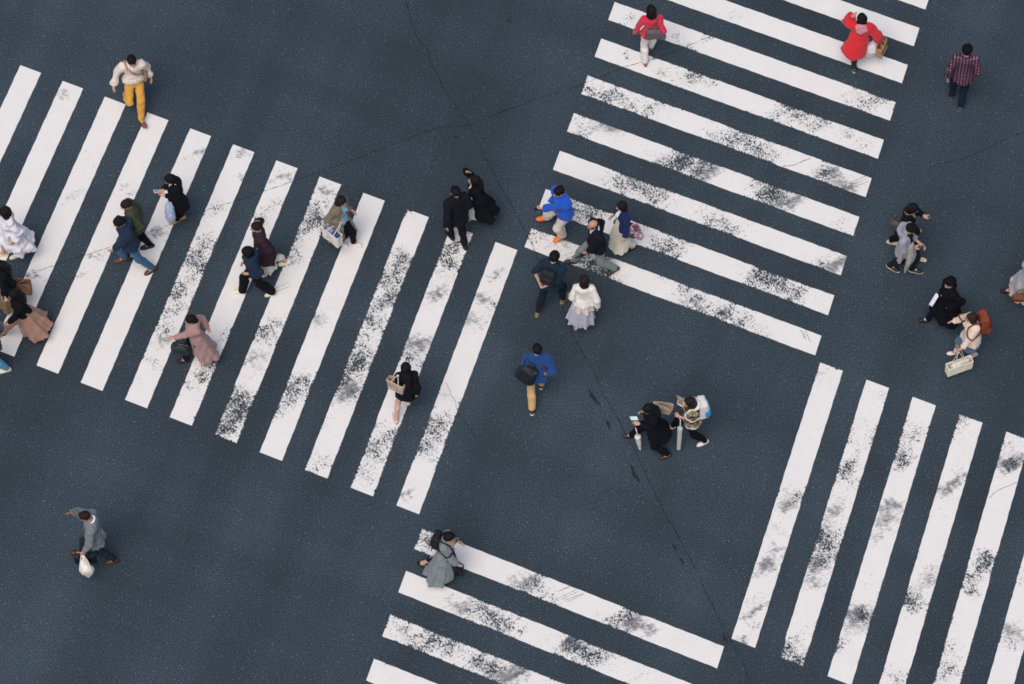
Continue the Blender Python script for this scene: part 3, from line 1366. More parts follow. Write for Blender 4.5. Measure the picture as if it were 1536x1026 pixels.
# ------------------------------------------------------------ road surface
def asphalt_nodes(nt):
    """returns colour, height and roughness sockets for the worn blue-grey asphalt"""
    g = nt.nodes.new('ShaderNodeNewGeometry')
    pos = g.outputs['Position']
    big = noise(nt, pos, 0.22, 4, .6)
    mid = noise(nt, pos, 1.7, 4, .6)
    fine = noise(nt, pos, 42, 3, .75)
    grain = noise(nt, pos, 130, 2, .6)
    base = mixrgb(nt, big, (.0258, .0385, .0525), (.0370, .0545, .0705))
    base = mixrgb(nt, math_(nt, 'MULTIPLY', mid, .55), base, (.0325, .0480, .0615))
    f = ramp(nt, [(.30, .36), (.5, .95), (.70, 2.3)])
    nt.links.new(fine, f.inputs[0])
    base = mixrgb(nt, 1.0, base, f.outputs[0], 'MULTIPLY')
    g2 = ramp(nt, [(.3, .5), (.7, 1.6)])
    nt.links.new(grain, g2.inputs[0])
    base = mixrgb(nt, 1.0, base, g2.outputs[0], 'MULTIPLY')
    # pale stones in the aggregate
    vo = node(nt, 'ShaderNodeTexVoronoi')
    vo.inputs['Scale'].default_value = 44
    nt.links.new(pos, vo.inputs['Vector'])
    sx = nt.nodes.new('ShaderNodeSeparateColor')
    nt.links.new(vo.outputs['Color'], sx.inputs[0])
    dens = math_(nt, 'SUBTRACT', .965, math_(nt, 'MULTIPLY', mid, .14))
    pick = math_(nt, 'GREATER_THAN', sx.outputs[0], dens)
    rad = math_(nt, 'LESS_THAN', vo.outputs['Distance'], math_(nt, 'MULTIPLY_ADD', sx.outputs[1], .26, .10))
    st = math_(nt, 'MULTIPLY', math_(nt, 'MULTIPLY', pick, rad), math_(nt, 'MULTIPLY_ADD', sx.outputs[2], .8, .2))
    base = mixrgb(nt, math_(nt, 'MULTIPLY', st, .8), base, (.28, .30, .31))
    # paler and darker bands polished by the wheels, along both roads
    for ang, amt in ((-107.5, .20), (-23.8, .15)):
        mp = nt.nodes.new('ShaderNodeMapping')
        mp.vector_type = 'TEXTURE'
        mp.inputs['Rotation'].default_value = (0, 0, math.radians(ang))
        mp.inputs['Scale'].default_value = (9, 1, 1)
        nt.links.new(pos, mp.inputs[0])
        bn = ramp(nt, [(.32, 1 - amt), (.68, 1 + amt)])
        nt.links.new(noise(nt, mp.outputs[0], .62, 3, .5), bn.inputs[0])
        base = mixrgb(nt, 1.0, base, bn.outputs[0], 'MULTIPLY')
    # oily darker patches
    oil = noise(nt, pos, .8, 3, .5)
    o = ramp(nt, [(.62, 0.0), (.78, .35)])
    nt.links.new(oil, o.inputs[0])
    base = mixrgb(nt, o.outputs[0], base, (.018, .026, .038))
    h = math_(nt, 'ADD', math_(nt, 'MULTIPLY', fine, .7), math_(nt, 'MULTIPLY', grain, .3))
    return pos, base, h, big


def make_asphalt():
    m, nt, b = new_mat('asphalt')
    pos, base, h, big = asphalt_nodes(nt)
    nt.links.new(base, b.inputs['Base Color'])
    b.inputs['Roughness'].default_value = .85
    b.inputs['Specular IOR Level'].default_value = .25
    bump(nt, b, h, .6, .012)
    return m


def make_paint():
    """thick white line paint, chipped where 'wear' is high and smeared where 'dirt' is high"""
    m, nt, b = new_mat('road_paint')
    pos, base, h, big = asphalt_nodes(nt)
    at = node(nt, 'ShaderNodeAttribute', attribute_name='wear')
    sc = nt.nodes.new('ShaderNodeSeparateColor')
    nt.links.new(at.outputs['Color'], sc.inputs[0])
    wear, dirt, edge = sc.outputs[0], sc.outputs[1], sc.outputs[2]
    # the chips run along the driving direction
    mp = nt.nodes.new('ShaderNodeMapping')
    mp.vector_type = 'TEXTURE'
    mp.inputs['Rotation'].default_value = (0, 0, math.radians(20))
    mp.inputs['Scale'].default_value = (1, 1.5, 1)
    nt.links.new(pos, mp.inputs[0])
    n1 = noise(nt, mp.outputs[0], 30, 5, .70)
    n2 = noise(nt, mp.outputs[0], 7, 4, .6)
    n3 = noise(nt, pos, 70, 3, .6)
    mix = math_(nt, 'ADD', math_(nt, 'MULTIPLY', n1, .58), math_(nt, 'ADD', math_(nt, 'MULTIPLY', n2, .18), math_(nt, 'MULTIPLY', n3, .24)))
    # wear 0 -> threshold far below the noise; wear 1 -> most of the paint gone
    th = math_(nt, 'MULTIPLY_ADD', math_(nt, 'POWER', wear, .62), .245, .295)
    th = math_(nt, 'ADD', th, math_(nt, 'MULTIPLY', edge, .10))
    gone = math_(nt, 'MULTIPLY', math_(nt, 'SUBTRACT', th, mix), 34, None, True)
    # smears
    mp2 = nt.nodes.new('ShaderNodeMapping')
    mp2.vector_type = 'TEXTURE'
    mp2.inputs['Rotation'].default_value = (0, 0, math.radians(18))
    mp2.inputs['Scale'].default_value = (3.2, 1, 1)
    nt.links.new(pos, mp2.inputs[0])
    nd = noise(nt, mp2.outputs[0], 36, 5, .75)
    dm = math_(nt, 'MULTIPLY', math_(nt, 'ADD', math_(nt, 'SUBTRACT', nd, .62), math_(nt, 'ADD', math_(nt, 'MULTIPLY', dirt, .42), math_(nt, 'MULTIPLY', wear, .18))), 4.0, None, True)
    grime = noise(nt, pos, 3.2, 5, .65)
    w0 = mixrgb(nt, grime, (.70, .685, .66), (.80, .785, .765))
    sp = ramp(nt, [(.25, .80), (.42, 1.0)])
    nt.links.new(noise(nt, pos, 48, 3, .7), sp.inputs[0])
    w0 = mixrgb(nt, 1.0, w0, sp.outputs[0], 'MULTIPLY')
    w1 = mixrgb(nt, math_(nt, 'MULTIPLY', dm, .78), w0, (.045, .055, .075))
    col = mixrgb(nt, gone, w1, base)
    nt.links.new(col, b.inputs['Base Color'])
    b.inputs['Roughness'].default_value = .7
    b.inputs['Specular IOR Level'].default_value = .3
    hh = math_(nt, 'SUBTRACT', math_(nt, 'MULTIPLY', h, .35), gone)
    bump(nt, b, hh, .35, .006)
    return m


def wear_at(x, y):
    # ragged outlines: the sampling point wanders before the patches are measured
    x0, y0 = x, y
    a, b, c, d = nrng.uniform(0, 6, 4)
    x = x0 + .07 * np.sin(y0 * 9 + a) + .045 * np.sin(x0 * 23 + y0 * 17 + b) + .03 * np.sin(y0 * 41 - x0 * 29 + c)
    y = y0 + .07 * np.sin(x0 * 8 + c) + .045 * np.sin(y0 * 21 - x0 * 15 + d) + .03 * np.sin(x0 * 43 + y0 * 31 + a)
    w = np.zeros_like(x)
    d = np.zeros_like(x)
    for (bx, by, r, s, kind) in WEAR:
        # smears stretch along the tyres' direction, chips stay rounder
        ux, uy = ((x - bx) * .95 + (y - by) * .31), (-(x - bx) * .31 + (y - by) * .95)
        q = ((ux / (1.35 if kind else 1.15)) ** 2 + (uy / (.72 if kind else 1.0)) ** 2) / (r * r)
        f = np.exp(-1.15 * q ** .72) * s
        if kind:
            d = np.maximum(d, f)
        else:
            w = w + f * (1 - np.minimum(w, .95))
    return np.clip(w, 0, 1.15), np.clip(d, 0, 1)


def stripe(label, P0, a, e, L, W, mat, base):
    """one painted bar: fine sheet 4 mm above the road; a runs along it, e across its end"""
    nu, nv = int(L / .035), 16
    u = np.linspace(0, 1, nu)
    v = np.linspace(0, 1, nv)
    U, Vv = np.meshgrid(u, v, indexing='ij')
    X = P0[0] + a[0] * L * U + e[0] * W * Vv
    Y = P0[1] + a[1] * L * U + e[1] * W * Vv
    # slightly wavering painted edge
    ph = nrng.uniform(0, 6, 3)
    wob = (np.sin(U * L * 9 + ph[0]) + np.sin(U * L * 23 + ph[1])) * .0022
    s = np.where(Vv < .5, -1, 1) * (np.abs(Vv - .5) * 2) ** 6
    X += e[0] * wob * s
    Y += e[1] * wob * s
    Z = np.full_like(X, .004)
    cx, cy = X.mean(), Y.mean()
    vs = np.stack([X - cx, Y - cy, Z], -1).reshape(-1, 3)
    idx = np.arange(nu * nv).reshape(nu, nv)
    fs = np.stack([idx[:-1, :-1], idx[1:, :-1], idx[1:, 1:], idx[:-1, 1:]], -1).reshape(-1, 4)
    n = np.cross(vs[fs[0][1]] - vs[fs[0][0]], vs[fs[0][2]] - vs[fs[0][0]])
    if n[2] < 0:
        fs = fs[:, ::-1]
    w, d = wear_at(X.ravel(), Y.ravel())
    ed = np.minimum(np.minimum(Vv, 1 - Vv) * W, np.minimum(U, 1 - U) * L).ravel()
    c = np.ones((nu * nv, 4), F)
    fx, fy = X.ravel(), Y.ravel()
    q = nrng.uniform(0, 6, 6)
    patch = .5 + .22 * np.sin(fx * 1.3 + fy * 1.9 + q[0]) + .18 * np.sin(fx * 3.1 - fy * 2.3 + q[1]) + .15 * np.sin(fx * 5.2 + fy * 6.7 + q[2]) + .12 * np.sin(fx * 11 - fy * 9 + q[3])
    c[:, 0] = np.clip(w + base * np.clip(patch, 0, 1.2) ** 2, 0, 1.1)
    c[:, 1] = d
    c[:, 2] = np.clip(1 - ed / .03, 0, 1) * np.clip(.5 + w * 1.6, 0, 1)
    me = bpy.data.meshes.new('road_marking')
    me.from_pydata(vs.tolist(), [], fs.tolist())
    at = me.color_attributes.new('wear', 'FLOAT_COLOR', 'POINT')
    at.data.foreach_set('color', c.ravel())
    me.materials.append(mat)
    o = bpy.data.objects.new('road_marking', me)
    COL.objects.link(o)
    o.location = (cx, cy, 0)
    o['kind'] = 'structure'
    o['label'] = label
    o['category'] = 'road marking'
    o['group'] = 'white crosswalk bars'
    return o


def crack(pts, width, label, z=.008, jag=.007):
    """an irregular dark opening in the surface, as a ragged ribbon"""
    P = spline([V(p[0], p[1], 0) for p in pts], max(8, int(len(pts) * 14)))
    fine = []
    for a, b in zip(P[:-1], P[1:]):
        L = np.linalg.norm(b - a)
        n = max(1, int(L / .05))
        for i in range(n):
            fine.append(a + (b - a) * i / n)
    fine.append(P[-1])
    vs, fs = [], []
    off = 0
    for i, p in enumerate(fine):
        t = nrm(fine[min(i + 1, len(fine) - 1)] - fine[max(i - 1, 0)])
        s = V(-t[1], t[0], 0)
        off = off * .82 + rng.uniform(-1, 1) * jag
        w = width * rng.choice((.25, .5, .8, 1.0, 1.3, .6)) * .5
        if i in (0, len(fine) - 1):
            w = .001
        vs.append(p + s * (off + w) + V(0, 0, z))
        vs.append(p + s * (off - w) + V(0, 0, z))
    for i in range(len(fine) - 1):
        fs.append((2 * i + 1, 2 * i + 3, 2 * i + 2, 2 * i))
    o = obj('road_crack', (np.array(vs), fs), CRACKMAT, None, False)
    o['kind'] = 'structure'
    o['label'] = label
    return o


def tar(x, y, L, W, ang, label):
    n = 26
    ca, sa = math.cos(ang), math.sin(ang)
    vs = [V(x, y, .0085)]
    ph = [rng.uniform(0, 6.28) for _ in range(4)]
    for i in range(n):
        t = 2 * math.pi * i / n
        r = 1 + .22 * math.sin(3 * t + ph[0]) + .16 * math.sin(5 * t + ph[1]) + .1 * math.sin(9 * t + ph[2])
        px, py = math.cos(t) * L / 2 * r, math.sin(t) * W / 2 * r
        vs.append(V(x + px * ca - py * sa, y + px * sa + py * ca, .0085))
    fs = [(0, i + 1, (i + 1) % n + 1) for i in range(n)]
    o = obj('tar_patch', (np.array(vs), fs), TARMAT, None, False)
    o['kind'] = 'structure'
    o['label'] = label
    return o


# ------------------------------------------------------------ measured layout (metres)
CAM = dict(loc=(0, -37.0341, 62.0620), depression=59.1743, lens=138.345)
PEOPLE = {'cream': {'H': 1.74,
           'lean': 0.09,
           'hpit': 22,
           'hyaw': 0,
           'foot': {'L': (0.036, 0.492, 0.006), 'R': (0.171, -0.073, 0.16)},
           'hand': {'L': (-0.33, 0.045, 0.75), 'R': (0.421, 0.033, 0.78)},
           'twist': -8,
           'pole': {'L': (-0.5, -0.7, 0), 'R': (0.5, -0.8, 0)},
           'hair': {'style': 'short'},
           'label': 'person in a cream sweater and mustard yellow trousers walking with arms swung out',
           'wear': [{'kind': 'trousers', 'name': 'trousers', 'color': (0.6939, 0.3515, 0.0513)},
                    {'kind': 'top', 'name': 'sweater', 'color': (0.807, 0.6939, 0.6105), 'ease': 0.03, 'hem': 0.86, 'fold': 0.01, 'cuff': 0.008, 'collar': 0.014}],
           'shoe': {'color': (0.2542, 0.0685, 0.0513), 'sole': (0.1946, 0.0685, 0.0513)},
           'loc': (-7.137, 5.265),
           'yaw': -2.8147,
           'seed': 1},
 'whitecoat': {'H': 1.62,
               'woman': True,
               'lean': 0.06,
               'foot': {'L': (-0.012, 0.031, 0.006), 'R': (0.09, 0.28, 0.006)},
               'hand': {'L': (-0.24, 0.05, 0.82), 'R': (0.2, 0.25, 0.95)},
               'hair': {'style': 'bob', 'vol': 0.012, 'rough': 2.2},
               'label': 'person with a black bob in a pale lilac white coat at the left edge',
               'wear': [{'kind': 'top',
                         'name': 'coat',
                         'color': (0.7605, 0.7379, 0.807),
                         'ease': 0.035,
                         'hem': 0.42,
                         'hemr': 0.33,
                         'flow': (0, -0.12, 0),
                         'ripple': 0.12,
                         'fold': 0.014,
                         'collar': 0.02}],
               'bare': True,
               'shoe': {'color': (0.807, 0.7157, 0.5776), 'sole': (0.807, 0.7454, 0.6308)},
               'loc': (-9.227, 1.867),
               'yaw': 1.9187,
               'seed': 2},
 'brownskirt': {'H': 1.6,
                'woman': True,
                'foot': {'L': (-0.09, -0.2, 0.006), 'R': (0.09, 0.25, 0.006)},
                'lean': 0.05,
                'hand': {'L': (-0.007, -0.15, 0.78), 'R': (0.2, 0.2, 0.9)},
                'pole': {'L': (-0.4, -0.5, 0.1)},
                'grip': {'L': 'grip'},
                'hair': {'style': 'long', 'len': 0.16},
                'label': 'person in black top and long olive brown skirt carrying a brown paper bag',
                'wear': [{'kind': 'skirt', 'name': 'skirt', 'color': (0.1946, 0.1274, 0.0612), 'hem': 0.22, 'hemr': 0.3, 'flow': (0, -0.05, 0)},
                         {'kind': 'top', 'name': 'jumper', 'color': (0.0075, 0.0085, 0.0125), 'ease': 0.02, 'hem': 0.9, 'fold': 0.009}],
                'shoe': {'color': (0.0075, 0.0085, 0.0125)},
                'loc': (-9.247, 0.731),
                'yaw': 1.6883,
                'seed': 3},
 'pinkskirt': {'H': 1.6,
               'woman': True,
               'lean': 0.08,
               'hpit': 18,
               'foot': {'R': (-0.197, -0.156, 0.006), 'L': (0.06, 0.48, 0.006)},
               'hand': {'R': (-0.023, 0.242, 1.34), 'L': (-0.227, 0.322, 0.715)},
               'grip': {'R': 'grip'},
               'pole': {'R': (0.9, -0.1, -0.6)},
               'hair': {'style': 'long', 'len': 0.12, 'color': (0.0085, 0.008, 0.0095)},
               'label': 'person in a short black jacket and flowing dusty pink skirt, phone at the face',
               'wear': [{'kind': 'skirt', 'name': 'skirt', 'color': (0.3968, 0.2159, 0.159), 'hem': 0.2, 'hemr': 0.34, 'flow': (0, -0.22, 0), 'ripple': 0.12, 'nf': 7},
                        {'kind': 'top', 'name': 'jacket', 'color': (0.0075, 0.0085, 0.0125), 'ease': 0.03, 'hem': 0.88, 'fold': 0.01}],
               'shoe': {'color': (0.0075, 0.0085, 0.0125)},
               'loc': (-8.929, 0.164),
               'yaw': 1.7459,
               'seed': 4},
 'edgejeans': {'H': 1.66,
               'lean': 0.08,
               'foot': {'L': (-0.04, -0.093, 0.006), 'R': (0.09, 0.3, 0.006)},
               'hand': {'L': (-0.22, 0.2, 0.9), 'R': (0.22, -0.15, 0.85)},
               'hair': {'style': 'short'},
               'label': 'person at the left edge, only a blue jeans leg and pale shoe in view',
               'wear': [{'kind': 'trousers', 'name': 'jeans', 'color': (0.0782, 0.3231, 0.5271)},
                        {'kind': 'top', 'name': 'jacket', 'color': (0.0802, 0.0908, 0.107), 'ease': 0.02, 'hem': 0.82}],
               'shoe': {'color': (0.7913, 0.7454, 0.6038), 'sole': (0.7913, 0.7454, 0.6308)},
               'loc': (-9.398, -0.585),
               'yaw': 1.6872,
               'seed': 5},
 'olive': {'H': 1.72,
           'lean': 0.12,
           'hpit': 16,
           'foot': {'R': (-0.022, -0.141, 0.006), 'L': (-0.1, 0.2, 0.006)},
           'hand': {'R': (0.059, -0.124, 0.845), 'L': (-0.2, 0.22, 0.92)},
           'twist': -12,
           'hair': {'style': 'short', 'color': (0.022, 0.012, 0.012)},
           'label': 'brown-haired person in an olive green jacket beside the one in teal jeans',
           'wear': [{'kind': 'trousers', 'name': 'trousers', 'color': (0.0075, 0.0085, 0.0125)},
                    {'kind': 'top', 'name': 'jacket', 'color': (0.0529, 0.0704, 0.0382), 'ease': 0.03, 'hem': 0.82, 'fold': 0.01, 'collar': 0.016}],
           'shoe': {'color': (0.01, 0.01, 0.012)},
           'loc': (-6.945, 2.001),
           'yaw': 1.9705,
           'seed': 6},
 'navyjeans': {'H': 1.74,
               'lean': 0.14,
               'hpit': 18,
               'foot': {'L': (-0.221, -0.238, 0.006), 'R': (0.205, 0.173, 0.006)},
               'hand': {'L': (-0.065, 0.402, 0.86), 'R': (0.24, -0.22, 0.86)},
               'twist': 10,
               'hair': {'style': 'short'},
               'label': 'person in a navy hooded jacket, teal blue jeans and brown boots',
               'wear': [{'kind': 'trousers', 'name': 'jeans', 'color': (0.0252, 0.1144, 0.2159)},
                        {'kind': 'top', 'name': 'jacket', 'color': (0.0116, 0.0284, 0.0648), 'ease': 0.035, 'hem': 0.8, 'fold': 0.012, 'hood': 0.026}],
               'shoe': {'color': (0.1119, 0.0395, 0.0331), 'boot': 0.14, 'sole': (0.0513, 0.0296, 0.0252)},
               'loc': (-7.036, 1.621),
               'yaw': 1.9697,
               'seed': 7},
 'phonecoat': {'H': 1.6,
               'woman': True,
               'lean': 0.07,
               'hpit': 26,
               'foot': {'R': (0.059, -0.02, 0.006), 'L': (0.039, 0.087, 0.006)},
               'hand': {'L': (0.043, 0.263, 1.08), 'R': (0.06, 0.27, 1.1)},
               'grip': {'L': 'up', 'R': 'up'},
               'pole': {'L': (-0.5, -0.5, -0.8), 'R': (0.5, -0.5, -0.8)},
               'hair': {'style': 'long', 'len': 0.34},
               'label': 'person in a black coat looking at a phone, pale blue bag on the arm',
               'wear': [{'kind': 'top', 'name': 'blouse', 'color': (0.7913, 0.7605, 0.85), 'ease': 0.004, 'hem': 0.9, 'sleeve': 0.3, 'collar': 0.016},
                        {'kind': 'trousers', 'name': 'trousers', 'color': (0.0075, 0.0085, 0.0125)},
                        {'kind': 'top',
                         'name': 'coat',
                         'color': (0.0075, 0.0085, 0.0125),
                         'ease': 0.026,
                         'hem': 0.6,
                         'hemr': 0.21,
                         'flow': (0, -0.06, 0),
                         'vneck': (0.055, 0.17)}],
               'shoe': {'color': (0.4851, 0.2542, 0.1329), 'sole': (0.5271, 0.3231, 0.1878)},
               'loc': (-6.227, 2.608),
               'yaw': 1.9711,
               'seed': 8},
 'maroon': {'H': 1.68,
            'lean': 0.07,
            'hpit': 8,
            'foot': {'R': (0.052, -0.359, 0.03), 'L': (-0.08, 0.1, 0.006)},
            'hand': {'R': (0.217, 0.046, 1.42), 'L': (-0.17, 0.2, 0.98)},
            'pole': {'R': (0.3, -0.4, -1)},
            'grip': {'R': 'open'},
            'hair': {'style': 'short', 'color': (0.016, 0.011, 0.01)},
            'skin': (0.54, 0.3, 0.21),
            'label': 'person in a dark maroon coat over a pale skirt, one hand at the head',
            'wear': [{'kind': 'skirt', 'name': 'skirt', 'color': (0.6445, 0.624, 0.5776), 'hem': 0.26, 'hemr': 0.25, 'flow': (0, -0.06, 0)},
                     {'kind': 'top',
                      'name': 'coat',
                      'color': (0.0423, 0.0212, 0.0331),
                      'ease': 0.03,
                      'hem': 0.52,
                      'hemr': 0.23,
                      'flow': (0, -0.06, 0),
                      'fold': 0.011,
                      'collar': 0.022}],
            'shoe': {'color': (0.8148, 0.7605, 0.6445), 'sole': (0.85, 0.807, 0.6867)},
            'loc': (-4.597, 1.521),
            'yaw': 1.8039,
            'seed': 9},
 'navyhood': {'H': 1.62,
              'woman': True,
              'lean': 0.1,
              'hpit': 12,
              'foot': {'R': (0.075, 0.32, 0.006), 'L': (-0.051, -0.228, 0.006)},
              'hand': {'L': (-0.12, 0.19, 0.95), 'R': (0.12, 0.19, 0.95)},
              'hair': {'style': 'bob', 'vol': 0.006},
              'label': 'person in a navy hooded top, wide black trousers and cream shoes',
              'wear': [{'kind': 'trousers', 'name': 'trousers', 'color': (0.0075, 0.0085, 0.0125), 'wide': 0.022},
                       {'kind': 'top', 'name': 'hooded_top', 'color': (0.011, 0.0242, 0.0545), 'ease': 0.028, 'hem': 0.88, 'fold': 0.01, 'hood': 0.024}],
              'shoe': {'color': (0.8388, 0.7605, 0.552), 'sole': (0.8388, 0.7758, 0.6038)},
              'loc': (-4.722, 1.027),
              'yaw': 1.7461,
              'seed': 10},
 'beige': {'H': 1.6,
           'woman': True,
           'lean': 0.06,
           'hpit': 16,
           'foot': {'L': (-0.094, 0.271, 0.006), 'R': (0.003, 0.046, 0.006)},
           'hand': {'R': (0.126, 0.135, 0.98), 'L': (-0.2, 0.2, 0.95)},
           'grip': {'R': 'grip'},
           'pole': {'R': (0.6, -0.8, -0.3)},
           'hair': {'style': 'shoulder', 'color': (0.017, 0.011, 0.012)},
           'label': 'person in an open olive beige coat over light blue, carrying a large white bag',
           'wear': [{'kind': 'top', 'name': 'shirt', 'color': (0.2307, 0.4793, 0.6867), 'ease': 0.006, 'hem': 0.84, 'sleeve': 0.3},
                    {'kind': 'trousers', 'name': 'trousers', 'color': (0.0075, 0.0085, 0.0125)},
                    {'kind': 'top',
                     'name': 'coat',
                     'color': (0.1981, 0.159, 0.1144),
                     'ease': 0.032,
                     'hem': 0.36,
                     'hemr': 0.27,
                     'flow': (0, -0.1, 0),
                     'open': (0.045, 0.13),
                     'ripple': 0.07,
                     'fold': 0.01,
                     'collar': 0.018}],
           'shoe': {'color': (0.74, 0.72, 0.71), 'sole': (0.74, 0.72, 0.71)},
           'loc': (-3.17, 2.135),
           'yaw': -2.0991,
           'seed': 11},
 'pinkcoat': {'H': 1.62,
              'woman': True,
              'lean': 0.07,
              'hpit': 12,
              'foot': {'L': (-0.065, -0.143, 0.006), 'R': (0.08, 0.3, 0.006)},
              'hand': {'L': (0.062, 0.488, 0.99), 'R': (0.092, -0.263, 0.845)},
              'pole': {'L': (-0.3, -0.7, -0.6), 'R': (0.5, -0.8, 0.1)},
              'grip': {'L': 'down'},
              'hair': {'style': 'bun', 'bun': (-0.02, -0.085, -0.075)},
              'label': 'person in a dusty pink coat with a low hair bun and dark green bag',
              'wear': [{'kind': 'trousers', 'name': 'trousers', 'color': (0.011, 0.014, 0.016)},
                       {'kind': 'top',
                        'name': 'coat',
                        'color': (0.4179, 0.2462, 0.227),
                        'ease': 0.032,
                        'hem': 0.26,
                        'hemr': 0.25,
                        'flow': (0, -0.16, 0),
                        'ripple': 0.1,
                        'nf': 5,
                        'fold': 0.01,
                        'legs': False}],
              'shoe': {'color': (0.0075, 0.0085, 0.0125)},
              'loc': (-5.723, -0.416),
              'yaw': 1.9107,
              'seed': 12},
 'toteblack': {'H': 1.61,
               'woman': True,
               'lean': 0.07,
               'hpit': 10,
               'foot': {'L': (-0.237, -0.087, 0.006), 'R': (0.007, 0.055, 0.22)},
               'pitchR': -0.9,
               'hand': {'R': (0.168, -0.079, 0.755), 'L': (-0.07, 0.25, 1.04)},
               'pole': {'L': (-0.05, -0.2, -1)},
               'bare': True,
               'skin': (0.62, 0.38, 0.28),
               'hair': {'style': 'long', 'len': 0.22},
               'label': 'bare-legged person in a black jacket with a beige tote on the shoulder',
               'wear': [{'kind': 'skirt', 'name': 'shorts', 'color': (0.0075, 0.0085, 0.0125), 'hem': 0.66, 'hemr': 0.19, 'ripple': 0.02},
                        {'kind': 'top', 'name': 'jacket', 'color': (0.0075, 0.0085, 0.0125), 'ease': 0.028, 'hem': 0.78, 'hemr': 0.19, 'fold': 0.009}],
               'shoe': {'color': (0.6867, 0.552, 0.4564), 'sole': (0.2542, 0.1144, 0.0802)},
               'loc': (-1.886, -1.496),
               'yaw': 0.1173,
               'seed': 13},
 'greysuit': {'H': 1.7,
              'lean': 0.11,
              'hpit': 6,
              'foot': {'R': (0.08, 0.36, 0.006), 'L': (-0.091, -0.219, 0.006)},
              'neckfwd': 0.07,
              'hand': {'R': (-0.008, 0.358, 1.745), 'L': (-0.348, 0.207, 0.82)},
              'pole': {'R': (0.4, 0.3, -0.6), 'L': (-0.3, -0.95, 0.2)},
              'grip': {'R': 'open', 'L': 'grip'},
              'skin': (0.5, 0.25, 0.18),
              'hair': {'style': 'short', 'color': (0.022, 0.014, 0.013)},
              'label': 'person in a grey suit jacket with one arm stretched forward at head height',
              'wear': [{'kind': 'top', 'name': 'shirt', 'color': (0.807, 0.807, 0.8388), 'ease': 0.006, 'hem': 0.9, 'sleeve': 0.3, 'collar': 0.018},
                       {'kind': 'trousers', 'name': 'trousers', 'color': (0.0194, 0.0252, 0.0395)},
                       {'kind': 'top', 'name': 'jacket', 'color': (0.1779, 0.2016, 0.2159), 'ease': 0.034, 'hem': 0.74, 'hemr': 0.2, 'fold': 0.01, 'vneck': (0.05, 0.2)}],
              'shoe': {'color': (0.0802, 0.0296, 0.0252)},
              'loc': (-7.356, -4.478),
              'yaw': 1.6273,
              'seed': 14},
 'greycoat': {'H': 1.63,
              'woman': True,
              'lean': 0.08,
              'hpit': 14,
              'foot': {'R': (-0.099, 0.185, 0.006), 'L': (0.018, -0.406, 0.006)},
              'hand': {'R': (0.124, 0.308, 0.72), 'L': (-0.2, 0.22, 0.95)},
              'hair': {'style': 'bun', 'bun': (0, -0.09, 0.02)},
              'pole': {'R': (0.5, -0.9, -0.2)},
              'label': 'person in a long light grey open coat wearing a black backpack',
              'wear': [{'kind': 'top', 'name': 'blouse', 'color': (0.5395, 0.3515, 0.305), 'ease': 0.003, 'hem': 1.1, 'sleeve': 0.3},
                       {'kind': 'skirt', 'name': 'dress', 'color': (0.008, 0.0168, 0.0423), 'hem': 0.3, 'hemr': 0.24},
                       {'kind': 'top',
                        'name': 'coat',
                        'color': (0.1981, 0.2346, 0.2542),
                        'ease': 0.03,
                        'hem': 0.22,
                        'hemr': 0.3,
                        'flow': (0.13, -0.1, 0),
                        'open': (0.055, 0.13),
                        'ripple': 0.07,
                        'nf': 7,
                        'fold': 0.01,
                        'legs': False}],
              'shoe': {'color': (0.0075, 0.0085, 0.0125), 'sole': (0.0075, 0.0085, 0.0125)},
              'loc': (-1.155, -4.794),
              'yaw': -1.9447,
              'seed': 15},
 'blacksuit': {'H': 1.74,
               'lean': 0.06,
               'hpit': 12,
               'foot': {'R': (0.064, -0.101, 0.006), 'L': (-0.06, 0.194, 0.006)},
               'hand': {'L': (-0.287, -0.133, 0.835), 'R': (0.2, 0.12, 0.84)},
               'pole': {'L': (-0.4, -0.8, -0.1)},
               'hair': {'style': 'short'},
               'label': 'person in a black suit with short black hair beside the one raising a hand',
               'wear': [{'kind': 'trousers', 'name': 'trousers', 'color': (0.009, 0.011, 0.016)},
                        {'kind': 'top', 'name': 'jacket', 'color': (0.0095, 0.012, 0.016), 'ease': 0.034, 'hem': 0.78, 'fold': 0.01, 'collar': 0.014}],
               'shoe': {'color': (0.0075, 0.0085, 0.0125)},
               'loc': (-1.016, 2.185),
               'yaw': 0.4748,
               'seed': 16},
 'blackwave': {'H': 1.6,
               'woman': True,
               'lean': 0.06,
               'hpit': 2,
               'foot': {'L': (0.096, -0.209, 0.006), 'R': (0.08, 0.24, 0.006)},
               'hand': {'R': (0.172, 0.151, 1.5), 'L': (-0.14, 0.2, 0.95)},
               'grip': {'R': 'open'},
               'pole': {'R': (0.4, -0.2, -1)},
               'hair': {'style': 'long', 'len': 0.26, 'front': True},
               'label': 'person in a flared black coat and white blouse raising one hand',
               'wear': [{'kind': 'top', 'name': 'blouse', 'color': (0.8388, 0.8148, 0.8388), 'ease': 0.006, 'hem': 0.9, 'sleeve': 0.3},
                        {'kind': 'skirt', 'name': 'skirt', 'color': (0.5395, 0.6308, 0.6308), 'hem': 0.38, 'hemr': 0.2, 'flow': (0, 0.06, 0)},
                        {'kind': 'top',
                         'name': 'coat',
                         'color': (0.0075, 0.0085, 0.0125),
                         'ease': 0.03,
                         'hem': 0.4,
                         'hemr': 0.28,
                         'flow': (0, -0.17, 0),
                         'vneck': (0.065, 0.22),
                         'ripple': 0.08}],
               'shoe': {'color': (0.5776, 0.3515, 0.117), 'sole': (0.5776, 0.3231, 0.0685)},
               'loc': (-0.645, 2.594),
               'yaw': 1.689,
               'seed': 17},
 'bluesweater': {'H': 1.74,
                 'lean': 0.1,
                 'hpit': 14,
                 'foot': {'L': (0.017, 0.078, 0.006), 'R': (0.46, 0.165, 0.07)},
                 'pitchR': 0.35,
